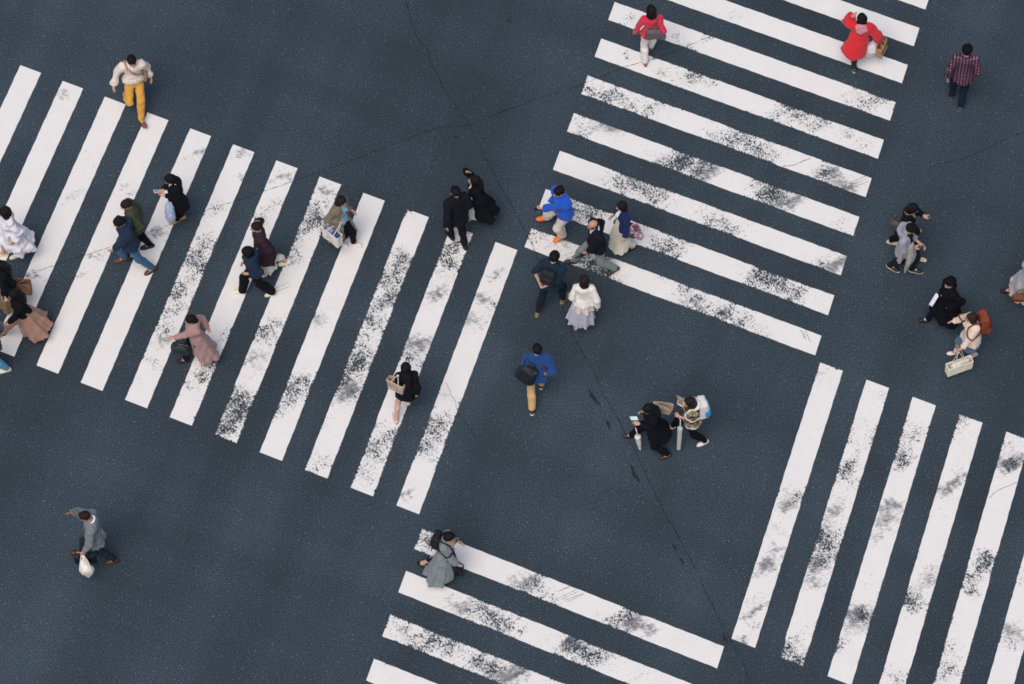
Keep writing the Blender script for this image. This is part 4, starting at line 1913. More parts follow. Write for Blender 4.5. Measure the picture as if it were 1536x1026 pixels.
                 'hand': {'L': (0.176, 0.451, 1.07), 'R': (0.14, 0.24, 1.0)},
                 'twist': 8,
                 'pole': {'L': (-0.4, -0.8, -0.1), 'R': (0.55, -0.8, -0.2)},
                 'grip': {'L': 'grip'},
                 'hair': {'style': 'short', 'rough': 1.4},
                 'label': 'person in a bright blue sweater, off white trousers and orange shoes',
                 'wear': [{'kind': 'trousers', 'name': 'trousers', 'color': (0.7231, 0.6514, 0.5776), 'wide': 0.016, 'ease': 0.014},
                          {'kind': 'top',
                           'name': 'sweater',
                           'color': (0.0044, 0.086, 0.5273),
                           'ease': 0.036,
                           'hem': 0.84,
                           'fold': 0.012,
                           'collar': 0.012,
                           'cuff': 0.008}],
                 'shoe': {'color': (0.85, 0.2159, 0.0296), 'sole': (0.5271, 0.0513, 0.0395)},
                 'loc': (0.947, 2.27),
                 'yaw': 2.0591,
                 'seed': 18},
 'balding': {'H': 1.7,
             'lean': 0.1,
             'hpit': 14,
             'foot': {'R': (0.258, 0.399, 0.006), 'L': (-0.167, -0.237, 0.006)},
             'pitchL': -0.25,
             'hand': {'L': (-0.082, 0.259, 0.77), 'R': (0.22, -0.1, 0.82)},
             'grip': {'L': 'grip'},
             'hair': {'style': 'bald', 'color': (0.016, 0.013, 0.013)},
             'skin': (0.48, 0.25, 0.17),
             'label': 'balding person in a black jacket with white collar and grey trousers in mid stride',
             'wear': [{'kind': 'top', 'name': 'shirt', 'color': (0.7758, 0.7305, 0.7305), 'ease': 0.006, 'hem': 0.9, 'sleeve': 0.3, 'collar': 0.017},
                      {'kind': 'trousers', 'name': 'trousers', 'color': (0.2086, 0.2462, 0.2423), 'wide': 0.008},
                      {'kind': 'top', 'name': 'jacket', 'color': (0.01, 0.014, 0.022), 'ease': 0.036, 'hem': 0.8, 'fold': 0.009, 'vneck': (0.05, 0.2)}],
             'shoe': {'color': (0.0331, 0.0395, 0.0423)},
             'loc': (1.565, 1.588),
             'yaw': 1.9094,
             'seed': 19},
 'floral': {'H': 1.6,
            'woman': True,
            'lean': 0.04,
            'hpit': 10,
            'foot': {'L': (-0.072, -0.143, 0.006), 'R': (0.06, 0.06, 0.006)},
            'hand': {'L': (-0.295, 0.096, 0.755), 'R': (0.2, 0.15, 0.9)},
            'hair': {'style': 'bob', 'rough': 1.5, 'color': (0.012, 0.011, 0.011)},
            'grip': {'L': 'grip'},
            'label': 'person in a navy cardigan over a long cream dress with a pink floral bag',
            'wear': [{'kind': 'skirt', 'name': 'dress', 'color': (0.7157, 0.6867, 0.552), 'hem': 0.14, 'hemr': 0.215, 'flow': (0, 0.06, 0), 'ripple': 0.06},
                     {'kind': 'top', 'name': 'scarf', 'color': (0.8388, 0.807, 0.7758), 'ease': 0.004, 'hem': 1.05, 'sleeve': 0.2, 'collar': 0.015},
                     {'kind': 'top', 'name': 'cardigan', 'color': (0.007, 0.0212, 0.1022), 'ease': 0.022, 'hem': 0.84, 'fold': 0.009, 'open': (0.035, 0.07)}],
            'shoe': {'color': (0.0075, 0.0085, 0.0125)},
            'loc': (2.038, 2.019),
            'yaw': 1.9609,
            'seed': 20},
 'handsbehind': {'H': 1.72,
                 'lean': 0.13,
                 'hpit': 14,
                 'foot': {'L': (-0.167, -0.145, 0.006), 'R': (0.143, 0.296, 0.02)},
                 'hand': {'L': (-0.11, -0.18, 0.93), 'R': (-0.093, -0.173, 0.92)},
                 'pole': {'L': (-1, -0.1, -0.1), 'R': (1, -0.2, -0.1)},
                 'grip': {'L': 'grip', 'R': 'grip'},
                 'hair': {'style': 'short', 'vol': 0.006},
                 'label': 'person in a dark teal shirt with a black backpack, hands clasped behind the back',
                 'wear': [{'kind': 'trousers', 'name': 'trousers', 'color': (0.012, 0.019, 0.027)},
                          {'kind': 'top', 'name': 'shirt', 'color': (0.0116, 0.0296, 0.0497), 'ease': 0.028, 'hem': 0.84, 'sleeve': 0.56, 'fold': 0.01}],
                 'shoe': {'color': (0.2016, 0.15, 0.0976), 'sole': (0.4342, 0.314, 0.162)},
                 'loc': (0.718, 0.729),
                 'yaw': -0.4431,
                 'seed': 21},
 'cardigan': {'H': 1.61,
              'woman': True,
              'lean': 0.05,
              'hpit': 8,
              'foot': {'L': (-0.125, -0.014, 0.006), 'R': (0.08, 0.25, 0.006)},
              'hand': {'R': (0.273, -0.079, 0.765), 'L': (-0.18, 0.2, 0.92)},
              'pole': {'R': (0.5, -0.8, 0)},
              'bare': True,
              'hair': {'style': 'bob', 'color': (0.02, 0.013, 0.014)},
              'label': 'person in a white cardigan with peach hem and pale lavender skirt, brown bob',
              'wear': [{'kind': 'skirt',
                        'name': 'skirt',
                        'color': (0.4678, 0.4793, 0.5776),
                        'hem': 0.3,
                        'hemr': 0.265,
                        'hemy': 0.8,
                        'ripple': 0.12,
                        'nf': 9,
                        'pw': 0.8,
                        'flow': (-0.04, -0.06, 0)},
                       {'kind': 'top',
                        'name': 'blouse',
                        'color': (0.7758, 0.6514, 0.5776),
                        'ease': 0.016,
                        'hem': 0.74,
                        'hemr': 0.2,
                        'sleeve': 0.2,
                        'ripple': 0.14,
                        'nf': 8},
                       {'kind': 'top', 'name': 'cardigan', 'color': (0.8228, 0.7913, 0.7305), 'ease': 0.026, 'hem': 0.92, 'fold': 0.01}],
              'shoe': {'color': (0.3515, 0.2542, 0.1946), 'sole': (0.0075, 0.0085, 0.0125)},
              'loc': (1.304, 0.356),
              'yaw': -0.0947,
              'seed': 22},
 'blueshirt': {'H': 1.74,
               'lean': 0.07,
               'hpit': 8,
               'foot': {'L': (-0.071, -0.233, 0.006), 'R': (0.08, 0.32, 0.006)},
               'hand': {'R': (0.192, -0.026, 0.92), 'L': (-0.12, 0.15, 1.0)},
               'pole': {'R': (0.6, -0.8, -0.1)},
               'grip': {'R': 'grip'},
               'hair': {'style': 'short'},
               'label': 'person in a blue shirt and tan trousers with a black holdall on the shoulder',
               'wear': [{'kind': 'trousers', 'name': 'trousers', 'color': (0.6445, 0.402, 0.1683)},
                        {'kind': 'top', 'name': 'shirt', 'color': (0.0086, 0.0578, 0.2159), 'ease': 0.028, 'hem': 0.8, 'fold': 0.011, 'sleeve': 0.9}],
               'shoe': {'color': (0.0296, 0.0273, 0.0273), 'sole': (0.807, 0.7758, 0.7157)},
               'loc': (0.446, -1.185),
               'yaw': -0.0465,
               'seed': 23},
 'longhair': {'H': 1.62,
              'woman': True,
              'lean': 0.12,
              'hpit': 28,
              'foot': {'R': (0.305, 0.373, 0.006), 'L': (-0.229, -0.166, 0.006)},
              'hand': {'L': (0.021, 0.341, 1.04), 'R': (0.122, 0.229, 1.22)},
              'grip': {'L': 'up', 'R': 'relaxed'},
              'pole': {'L': (-0.3, -0.6, -0.7), 'R': (0.3, -0.6, -0.9)},
              'hair': {'style': 'long', 'len': 0.4, 'wide': 1.1},
              'label': 'person in black with very long hair bent over a pale green phone',
              'wear': [{'kind': 'trousers', 'name': 'trousers', 'color': (0.0075, 0.0085, 0.0125)},
                       {'kind': 'top', 'name': 'coat', 'color': (0.0075, 0.0085, 0.0125), 'ease': 0.032, 'hem': 0.55, 'hemr': 0.24, 'flow': (0, -0.14, 0), 'fold': 0.01}],
              'shoe': {'color': (0.0452, 0.0232, 0.0232), 'boot': 0.1},
              'loc': (2.531, -2.241),
              'yaw': 1.7952,
              'seed': 24},
 'camo': {'H': 1.62,
          'woman': True,
          'lean': 0.06,
          'hpit': 4,
          'foot': {'R': (0.363, 0.28, 0.03), 'L': (-0.091, -0.2, 0.006)},
          'hand': {'L': (0.02, 0.292, 1.1), 'R': (0.16, 0.179, 1.36)},
          'grip': {'R': 'grip', 'L': 'grip'},
          'pole': {'L': (-0.3, -0.6, -0.8), 'R': (0.3, -0.3, -1)},
          'hair': {'style': 'long', 'len': 0.16, 'color': (0.017, 0.012, 0.013), 'wide': 1.15},
          'label': 'person in a camouflage jacket and white shoes eating while walking',
          'wear': [{'kind': 'trousers', 'name': 'leggings', 'color': (0.0075, 0.0085, 0.0125), 'ease': 0.002},
                   {'kind': 'top', 'name': 'hooded_top', 'color': (0.7605, 0.7231, 0.6584), 'ease': 0.012, 'hem': 0.8, 'sleeve': 0.3, 'hood': 0.03},
                   {'kind': 'top',
                    'name': 'jacket',
                    'color': (0, 0, 0),
                    'matk': ('camouflage_cloth', (0.0423, 0.0369, 0.0296), (0.1779, 0.1384, 0.0865), (0.3185, 0.2542, 0.162)),
                    'ease': 0.03,
                    'hem': 0.9,
                    'sleeve': 0.8,
                    'fold': 0.01}],
          'shoe': {'color': (0.74, 0.72, 0.71), 'sole': (0.74, 0.72, 0.71)},
          'loc': (3.207, -2.119),
          'yaw': 1.8483,
          'seed': 25},
 'redtop': {'H': 1.6,
            'woman': True,
            'lean': 0.06,
            'hpit': 6,
            'foot': {'L': (-0.098, -0.059, 0.006), 'R': (0.07, 0.3, 0.006)},
            'hand': {'L': (-0.311, 0.102, 0.76), 'R': (0.22, -0.06, 0.8)},
            'pole': {'L': (-0.5, -0.8, 0), 'R': (0.3, -0.9, -0.1)},
            'hair': {'style': 'bob', 'vol': 0.01},
            'grip': {'L': 'open'},
            'label': 'person in a red sweater and white trousers with a grey shoulder bag',
            'wear': [{'kind': 'trousers', 'name': 'trousers', 'color': (0.7758, 0.7157, 0.6584), 'ease': 0.012},
                     {'kind': 'top', 'name': 'sweater', 'color': (0.6445, 0.0232, 0.0648), 'ease': 0.026, 'hem': 0.9, 'fold': 0.009}],
            'shoe': {'color': (0.1946, 0.1441, 0.117), 'sole': (0.1441, 0.1022, 0.0802)},
            'loc': (2.636, 6.334),
            'yaw': 0.1046,
            'seed': 26},
 'redcoat': {'H': 1.64,
             'woman': True,
             'lean': 0.05,
             'hpit': 2,
             'foot': {'L': (-0.034, -0.018, 0.006), 'R': (0.09, 0.3, 0.006)},
             'hand': {'L': (-0.138, 0.178, 1.46), 'R': (0.371, 0.097, 0.8)},
             'pole': {'L': (-0.5, -0.2, -1), 'R': (0.8, -0.4, 0.1)},
             'grip': {'R': 'grip', 'L': 'open'},
             'hair': {'style': 'bob', 'low': 1},
             'label': 'person in a bright red hooded coat with a pink lined hood, one hand raised',
             'wear': [{'kind': 'trousers', 'name': 'trousers', 'color': (0.0194, 0.0343, 0.0423)},
                      {'kind': 'top',
                       'name': 'coat',
                       'color': (0.6939, 0.016, 0.0284),
                       'ease': 0.036,
                       'hem': 0.56,
                       'hemr': 0.225,
                       'ripple': 0.045,
                       'nf': 5,
                       'fold': 0.009,
                       'cuff': 0.05,
                       'legs': False,
                       'flow': (-0.08, -0.03, 0),
                       'extra': [((0.19, 0.0, 1.3), (0.36, -0.02, 1.06), 0.065, 0.07)]}],
             'hoodk': (0.5776, 0.2542, 0.2961),
             'shoe': {'color': (0.0423, 0.0578, 0.0648), 'sole': (0.5776, 0.6038, 0.5776)},
             'loc': (6.588, 6.14),
             'yaw': -0.0864,
             'seed': 27},
 'plaid': {'H': 1.74,
           'lean': 0.05,
           'hpit': 4,
           'foot': {'L': (-0.142, 0.154, 0.006), 'R': (0.04, -0.09, 0.006)},
           'hand': {'L': (-0.291, -0.085, 0.82), 'R': (0.16, 0.2, 1.0)},
           'pole': {'L': (-0.5, -0.8, 0), 'R': (0.4, -0.9, -0.2)},
           'hair': {'style': 'short'},
           'hat': {'style': 'beanie', 'name': 'beanie', 'color': (0.006, 0.008, 0.011)},
           'label': 'person in a maroon plaid shirt and round black hat walking away',
           'wear': [{'kind': 'trousers', 'name': 'jeans', 'color': (0.0086, 0.0176, 0.0343)},
                    {'kind': 'top',
                     'name': 'shirt',
                     'color': (0, 0, 0),
                     'matk': ('plaid_cloth', (0.016, 0.013, 0.0232), (0.0685, 0.0369, 0.0578), (0.2542, 0.1119, 0.162)),
                     'ease': 0.026,
                     'hem': 0.8,
                     'fold': 0.008}],
           'shoe': {'color': (0.0595, 0.0648, 0.0723), 'sole': (0.0802, 0.0887, 0.0976)},
           'loc': (8.509, 5.34),
           'yaw': -0.1002,
           'seed': 28},
 'phonescarf': {'H': 1.64,
                'woman': True,
                'lean': 0.08,
                'hpit': 24,
                'foot': {'L': (-0.121, -0.184, 0.006), 'R': (0.079, 0.376, 0.006)},
                'hand': {'L': (-0.175, 0.343, 1.06), 'R': (0.12, 0.26, 1.02)},
                'grip': {'L': 'up', 'R': 'up'},
                'pole': {'L': (-0.7, -0.4, -0.7)},
                'hair': {'style': 'shoulder'},
                'label': 'person in a black coat with a camel scarf holding a phone out in front',
                'wear': [{'kind': 'trousers', 'name': 'trousers', 'color': (0.0075, 0.0085, 0.0125)},
                         {'kind': 'top', 'name': 'scarf', 'color': (0.4851, 0.2542, 0.107), 'ease': 0.01, 'hem': 1.05, 'sleeve': 0.2, 'collar': 0.024},
                         {'kind': 'top', 'name': 'coat', 'color': (0.0075, 0.0085, 0.0125), 'ease': 0.032, 'hem': 0.7, 'hemr': 0.21, 'vneck': (0.06, 0.26)}],
                'shoe': {'color': (0.6867, 0.6038, 0.4564), 'sole': (0.7913, 0.7157, 0.5776)},
                'loc': (7.262, 1.955),
                'yaw': -1.8622,
                'seed': 29},
 'hoodie': {'H': 1.68,
            'lean': 0.05,
            'hpit': 24,
            'foot': {'L': (-0.131, 0.233, 0.006), 'R': (-0.041, -0.168, 0.006)},
            'hand': {'L': (-0.08, 0.3, 1.02), 'R': (-0.04, 0.199, 1.0)},
            'grip': {'R': 'up'},
            'pole': {'R': (0.7, -0.6, -0.6)},
            'hair': {'style': 'short'},
            'hat': {'style': 'cap', 'name': 'cap', 'color': (0.007, 0.009, 0.01)},
            'label': 'person in a black cap and light grey hood, grey jacket over one arm',
            'wear': [{'kind': 'trousers', 'name': 'jeans', 'color': (0.012, 0.018, 0.03)},
                     {'kind': 'top', 'name': 'shirt', 'color': (0.01, 0.012, 0.022), 'ease': 0.012, 'hem': 0.84, 'sleeve': 0.3},
                     {'kind': 'top',
                      'name': 'hooded_top',
                      'color': (0.305, 0.314, 0.3813),
                      'ease': 0.032,
                      'hem': 0.8,
                      'sleeve': 0.8,
                      'hood': 0.036,
                      'fold': 0.01,
                      'open': (0.09, 0.1)}],
            'shoe': {'color': (0.012, 0.013, 0.015), 'sole': (0.807, 0.7454, 0.5776)},
            'loc': (7.233, 1.479),
            'yaw': -1.9694,
            'seed': 30},
 'beret': {'H': 1.62,
           'woman': True,
           'lean': 0.06,
           'hpit': -12,
           'hyaw': 22,
           'foot': {'R': (0.16, 0.355, 0.006), 'L': (-0.06, -0.1, 0.006)},
           'hand': {'R': (0.028, 0.185, 1.1), 'L': (-0.16, 0.06, 0.86)},
           'grip': {'R': 'grip'},
           'hair': {'style': 'short'},
           'pole': {'R': (0.3, -0.8, -0.5)},
           'hat': {'style': 'beanie', 'name': 'hat', 'color': (0.006, 0.007, 0.009)},
           'label': 'person in a long black coat and black hat holding a folded white leaflet',
           'wear': [{'kind': 'trousers', 'name': 'trousers', 'color': (0.0075, 0.0085, 0.0125)},
                    {'kind': 'top',
                     'name': 'coat',
                     'color': (0.0065, 0.007, 0.01),
                     'sleeve': 1.2,
                     'ease': 0.036,
                     'hem': 0.38,
                     'hemr': 0.3,
                     'flow': (0, -0.02, 0),
                     'fold': 0.01}],
           'shoe': {'color': (0.014, 0.015, 0.018)},
           'loc': (7.975, 0.37),
           'yaw': 1.8505,
           'seed': 31},
 'boxbag': {'H': 1.6,
            'woman': True,
            'lean': 0.09,
            'hpit': 8,
            'bare': True,
            'foot': {'R': (0.159, 0.242, 0.006), 'L': (0.025, -0.073, 0.006)},
            'hand': {'R': (0.381, 0.273, 0.825), 'L': (-0.222, 0.307, 0.785)},
            'grip': {'R': 'open', 'L': 'grip'},
            'pole': {'R': (0.7, -0.3, -0.6)},
            'hair': {'style': 'shoulder', 'color': (0.034, 0.017, 0.016)},
            'label': 'person in a cream jacket and denim shorts wearing a rust brown backpack',
            'wear': [{'kind': 'skirt', 'name': 'denim_shorts', 'color': (0.0762, 0.1329, 0.2307), 'hem': 0.52, 'hemr': 0.2, 'ripple': 0.03},
                     {'kind': 'top', 'name': 'jacket', 'color': (0.8148, 0.6654, 0.552), 'ease': 0.032, 'hem': 0.74, 'hemr': 0.2, 'fold': 0.009, 'collar': 0.014}],
            'shoe': {'color': (0.7758, 0.7157, 0.7157), 'sole': (0.0075, 0.0085, 0.0125), 'boot': 0.09},
            'loc': (8.341, -0.36),
            'yaw': 1.8489,
            'seed': 32},
 'edgegrey': {'H': 1.62,
              'woman': True,
              'lean': 0.06,
              'foot': {'R': (0.211, 0.3, 0.02), 'L': (-0.08, -0.1, 0.006)},
              'hand': {'L': (-0.22, 0.02, 0.8), 'R': (0.14, 0.02, 0.84)},
              'pole': {'L': (-0.6, -0.8, 0)},
              'grip': {'L': 'grip'},
              'hair': {'style': 'long', 'len': 0.2},
              'label': 'person in a light grey knit top and cream skirt cut off by the right edge',
              'wear': [{'kind': 'skirt', 'name': 'skirt', 'color': (0.6939, 0.5906, 0.5029), 'hem': 0.28, 'hemr': 0.25, 'flow': (0, 0.08, 0)},
                       {'kind': 'top',
                        'name': 'knit_top',
                        'color': (0.3813, 0.3813, 0.4125),
                        'ease': 0.034,
                        'hem': 0.52,
                        'hemr': 0.24,
                        'flow': (0, 0.05, 0),
                        'fold': 0.013,
                        'sleeve': 1.1,
                        'cuff': 0.03,
                        'extra': [((-0.22, -0.04, 1.0), (-0.18, 0.0, 1.3), 0.075, 0.06)]}],
              'shoe': {'color': (0.0075, 0.0085, 0.0125)},
              'loc': (9.46, 0.876),
              'yaw': 1.6866,
              'seed': 33}}
CARRIED = [('cream', 'pouch',
  {'name': 'sling_bag',
   'label': 'small brown sling bag at the hip of the person in mustard yellow trousers',
   'cat': 'bag',
   'at': (-0.22, 0.1, 1.02),
   'size': (0.22, 0.07, 0.15),
   'color': (0.2664, 0.1779, 0.117),
   'yaw': 70,
   'oneway': True,
   'strap': [(-0.16, 0.17, 1.1), (-0.03, 0.22, 1.2), (0.08, 0.17, 1.33), (0.12, 0.04, 1.45), (0.1, -0.08, 1.38), (0.03, -0.16, 1.22)],
   'hcolor': (0.3763, 0.2623, 0.1683),
   'sr': 0.023}),
 ('brownskirt', 'tote',
  {'name': 'paper_bag',
   'label': 'brown paper bag held behind the olive brown skirt near the left edge',
   'cat': 'bag',
   'at': (0.046, -0.294, 0.62),
   'size': (0.3, 0.14, 0.36),
   'yaw': 80,
   'color': (0.305, 0.162, 0.107),
   'hold': [('handL',)],
   'taper': 0.0,
   'rad': 0.008}),
 ('pinkskirt', 'phone',
  {'name': 'phone',
   'label': 'phone held up beside the face of the person in the dusty pink skirt',
   'cat': 'phone',
   'at': ('handR', 0, 0.03, 0.02),
   'yaw': 0,
   'tx': 70,
   'color': (0.6, 0.6, 0.62),
   'glow': 0.0}),
 ('phonecoat', 'phone',
  {'name': 'phone',
   'label': 'pale pink phone in the hands of the long-haired person with the pale blue bag',
   'cat': 'phone',
   'at': (0.087, 0.303, 1.12),
   'tx': 28,
   'yaw': 0,
   'color': (0.7454, 0.6584, 0.7157),
   'screen': (0.42, 0.4, 0.45),
   'screen2': (0.12, 0.1, 0.12),
   'glow': 0.8,
   'size': (0.08, 0.16)}),
 ('phonecoat', 'plastic',
  {'name': 'carrier_bag',
   'label': 'pale blue carrier bag hanging from the forearm of the person looking at a phone',
   'cat': 'bag',
   'hold': ('elbL', -0.03, 0.12, -0.03),
   'size': (0.3, 0.17, 0.38),
   'color': (0.4564, 0.552, 0.7605),
   'alpha': 0.8,
   'lean': (-0.03, 0.05, 0),
   'inside': (0.0284, 0.1812, 0.3916)}),
 ('beige', 'tote',
  {'name': 'shopping_bag',
   'label': 'large white shopping bag hung on the arm of the person in an olive beige coat',
   'cat': 'bag',
   'at': (0.254, -0.019, 0.62),
   'size': (0.4, 0.15, 0.32),
   'yaw': 78,
   'color': (0.7758, 0.7379, 0.7011),
   'hold': [('handR', 0, -0.05, 0.0)],
   'taper': 0.0,
   'rad': 0.01,
   'fill': [((-0.06, 0, 0.13), (0.09, 0.05, 0.06), (0.2542, 0.2918, 0.4793), 'wrapped_parcel'),
            ((0.09, 0, 0.12), (0.08, 0.05, 0.06), (0.0252, 0.0578, 0.2307), 'blue_cloth')]}),
 ('pinkcoat', 'pouch',
  {'name': 'handbag',
   'label': 'dark green handbag swinging in front of the dusty pink coat',
   'cat': 'bag',
   'at': (0.023, 0.306, 0.62),
   'size': (0.34, 0.16, 0.26),
   'yaw': 60,
   'color': (0.0123, 0.0284, 0.0296),
   'hold': [('elbL', 0, 0.03, -0.02), ('elbL', 0.0, 0.06, -0.02)],
   'taper': -0.08}),
 ('toteblack', 'tote',
  {'name': 'tote_bag',
   'label': 'beige tote bag on the shoulder of the bare-legged person in black',
   'cat': 'bag',
   'at': (-0.192, -0.031, 1.08),
   'size': (0.33, 0.12, 0.31),
   'yaw': -36,
   'color': (0.521, 0.402, 0.314),
   'hold': [(-0.16, -0.02, 1.4)],
   'hcolor': (0.6867, 0.6038, 0.4793),
   'hr': 0.01,
   'taper': 0.06}),
 ('greysuit', 'plastic',
  {'name': 'carrier_bag',
   'label': 'white carrier bag with a drooping point held by the person in the grey suit jacket',
   'cat': 'bag',
   'hold': ('handL', 0, 0.0, -0.01),
   'size': (0.27, 0.17, 0.48),
   'lean': (-0.15, -0.05, 0),
   'fold': 0.012,
   'color': (0.7913, 0.7605, 0.6867),
   'alpha': 1.0,
   'point': 0.07,
   'yaw': 90}),
 ('greysuit', 'pouch',
  {'name': 'briefcase',
   'label': 'black briefcase hanging behind the white carrier bag',
   'cat': 'bag',
   'at': ('handL', 0.09, -0.02, -0.3),
   'size': (0.4, 0.1, 0.28),
   'yaw': 90,
   'color': (0.01, 0.012, 0.016),
   'hold': [('handL', 0.03, 0, 0), ('handL', 0.04, 0, 0)],
   'taper': 0}),
 ('greycoat', 'backpack',
  {'name': 'backpack',
   'label': 'black backpack with a lilac tag on the long light grey coat',
   'size': (0.27, 0.14, 0.38),
   'color': (0.011, 0.011, 0.014),
   'patch': ((0.2623, 0.2307, 0.4793), (0.03, 0.03, 0.045), (-0.06, -0.09, -0.08))}),
 ('bluesweater', 'phone',
  {'name': 'phone',
   'label': 'dark phone in the hand of the person in the bright blue sweater',
   'cat': 'phone',
   'at': ('handL', 0.01, 0.03, 0.0),
   'yaw': 0,
   'tx': 20,
   'color': (0.03, 0.03, 0.035),
   'glow': 0}),
 ('balding', 'umbrella',
  {'name': 'umbrella',
   'label': 'furled black umbrella held low by the balding person in the black jacket',
   'cat': 'umbrella',
   'top': ('handL', 0, -0.06, 0.03),
   'tip': (-0.009, 0.451, 0.6),
   'color': (0.012, 0.013, 0.016),
   'alpha': 1,
   'hcolor': (0.02, 0.02, 0.02),
   'r0': 0.022}),
 ('floral', 'tote',
  {'name': 'floral_bag',
   'label': 'pink floral shopping bag hanging behind the navy cardigan',
   'cat': 'bag',
   'at': (-0.203, -0.117, 0.86),
   'size': (0.33, 0.12, 0.36),
   'yaw': 40,
   'ty': 22,
   'matk': ('floral_cloth', (0.3515, 0.2016, 0.2462), (0.6867, 0.552, 0.6038), (0.0723, 0.0802, 0.0648)),
   'color': (0.3515, 0.2016, 0.2462),
   'hold': [('elbL', 0, -0.03, 0.0)],
   'hcolor': (0.5776, 0.3916, 0.4564),
   'taper': 0.02}),
 ('handsbehind', 'backpack',
  {'name': 'backpack',
   'label': 'plain black backpack above the clasped hands of the person in dark teal',
   'size': (0.28, 0.13, 0.34),
   'off': (0, -0.2, -0.2),
   'color': (0.014, 0.017, 0.021)}),
 ('blueshirt', 'pouch',
  {'name': 'holdall',
   'label': 'large black holdall on the left hip of the person in a blue shirt',
   'cat': 'bag',
   'at': (-0.177, -0.123, 1.08),
   'size': (0.38, 0.21, 0.46),
   'yaw': -28,
   'ty': 14,
   'color': (0.013, 0.017, 0.024),
   'hold': [(-0.17, -0.03, 1.47), (-0.14, -0.02, 1.475)],
   'taper': -0.1,
   'sr': 0.013}),
 ('longhair', 'phone',
  {'name': 'phone',
   'label': 'pale mint green phone of the person with very long hair',
   'cat': 'phone',
   'at': (0.079, 0.346, 1.1),
   'tx': 30,
   'yaw': 8,
   'color': (0.624, 0.7913, 0.7758),
   'screen': (0.62, 0.78, 0.76),
   'screen2': (0.5, 0.68, 0.66),
   'glow': 0.9,
   'size': (0.085, 0.165)}),
 ('longhair', 'tote',
  {'name': 'shoulder_bag',
   'label': 'beige shoulder bag behind the person with very long black hair',
   'cat': 'bag',
   'at': (0.2, -0.24, 1.02),
   'size': (0.28, 0.12, 0.24),
   'yaw': 70,
   'ty': -10,
   'color': (0.4678, 0.3813, 0.305),
   'hold': [(0.15, -0.03, 1.4)],
   'hcolor': (0.6308, 0.521, 0.3916)}),
 ('longhair', 'umbrella',
  {'name': 'umbrella',
   'label': 'furled white umbrella below the mint green phone',
   'cat': 'umbrella',
   'top': (0.007, 0.296, 0.66),
   'tip': (-0.061, 0.236, 0.12),
   'color': (0.7605, 0.7605, 0.7011),
   'r0': 0.06,
   'r1': 0.02}),
 ('camo', 'backpack',
  {'name': 'backpack',
   'label': 'blue and white backpack on the camouflage jacket',
   'size': (0.3, 0.18, 0.42),
   'color': (0.6584, 0.6584, 0.6445),
   'pocket': (0.0423, 0.2623, 0.4793),
   'patch': ((0.0284, 0.2623, 0.5271), (0.09, 0.07, 0.12), (-0.1, -0.05, -0.07)),
   'off': (0, -0.23, -0.16),
   'hcolor': (0.6867, 0.6584, 0.6038)}),
 ('camo', 'umbrella',
  {'name': 'umbrella',
   'label': 'long white furled umbrella in front of the camouflage jacket',
   'cat': 'umbrella',
   'top': (-0.018, 0.208, 0.86),
   'tip': (-0.128, 0.242, 0.04),
   'color': (0.5647, 0.5906, 0.5776),
   'r0': 0.05,
   'r1': 0.035,
   'hcolor': (0.7454, 0.7454, 0.7758)}),
 ('camo', 'leaflet',
  {'name': 'food_wrapper',
   'label': 'crumpled cream food wrapper at the mouth of the camouflage jacket wearer',
   'cat': 'wrapper',
   'at': (0.143, 0.206, 1.46),
   'size': (0.1, 0.15),
   'tx': 50,
   'color': (0.5776, 0.521, 0.3613)}),
 ('redtop', 'pouch',
  {'name': 'shoulder_bag',
   'label': 'dark grey shoulder bag behind the red sweater',
   'cat': 'bag',
   'at': (0.051, -0.16, 1.03),
   'size': (0.36, 0.13, 0.24),
   'yaw': -16,
   'ty': -14,
   'color': (0.107, 0.0844, 0.0976),
   'oneway': True,
   'strap': [(0.1, -0.13, 1.2), (0.12, -0.06, 1.4), (0.13, 0.03, 1.42), (0.16, 0.13, 1.25)],
   'taper': -0.18,
   'sr': 0.009}),
 ('redcoat', 'tote',
  {'name': 'paper_bag',
   'label': 'tan paper bag with a dark band held by the person in the red hooded coat',
   'cat': 'bag',
   'at': (0.441, 0.094, 0.56),
   'size': (0.29, 0.13, 0.4),
   'yaw': 70,
   'ty': -12,
   'color': (0.5457, 0.3231, 0.1746),
   'hold': [('handR',)],
   'taper': 0.0,
   'rad': 0.008,
   'mark': (0.26, 0.03, (0.02, 0.018, 0.018))}),
 ('redcoat', 'plastic',
  {'name': 'carrier_bag',
   'label': 'white carrier bag between the red coat and the tan paper bag',
   'cat': 'bag',
   'hold': ('handR', -0.03, 0, -0.01),
   'size': (0.28, 0.16, 0.4),
   'color': (0.807, 0.7913, 0.807),
   'alpha': 0.95,
   'lean': (-0.09, -0.03, 0)}),
 ('phonescarf', 'phone',
  {'name': 'phone',
   'label': 'black phone held out by the person with the camel scarf',
   'cat': 'phone',
   'at': ('handL', 0, 0.04, 0.03),
   'tx': 28,
   'color': (0.02, 0.02, 0.025),
   'screen': (0.06, 0.07, 0.1),
   'screen2': (0.03, 0.03, 0.05),
   'glow': 0.5}),
 ('phonescarf', 'pouch',
  {'name': 'shoulder_bag',
   'label': 'small dull brown bag behind the person with the camel scarf',
   'cat': 'bag',
   'at': (0.056, -0.181, 0.92),
   'size': (0.28, 0.12, 0.22),
   'yaw': 70,
   'color': (0.0723, 0.0612, 0.0578),
   'hold': [(-0.16, -0.02, 1.42), (-0.15, -0.01, 1.42)]}),
 ('hoodie', 'phone',
  {'name': 'phone',
   'label': 'dark blue phone in the hand of the person in a black cap',
   'cat': 'phone',
   'at': ('handR', 0.0, 0.05, 0.03),
   'tx': 30,
   'color': (0.02, 0.03, 0.05),
   'screen': (0.08, 0.11, 0.18),
   'screen2': (0.04, 0.06, 0.1),
   'glow': 0.5}),
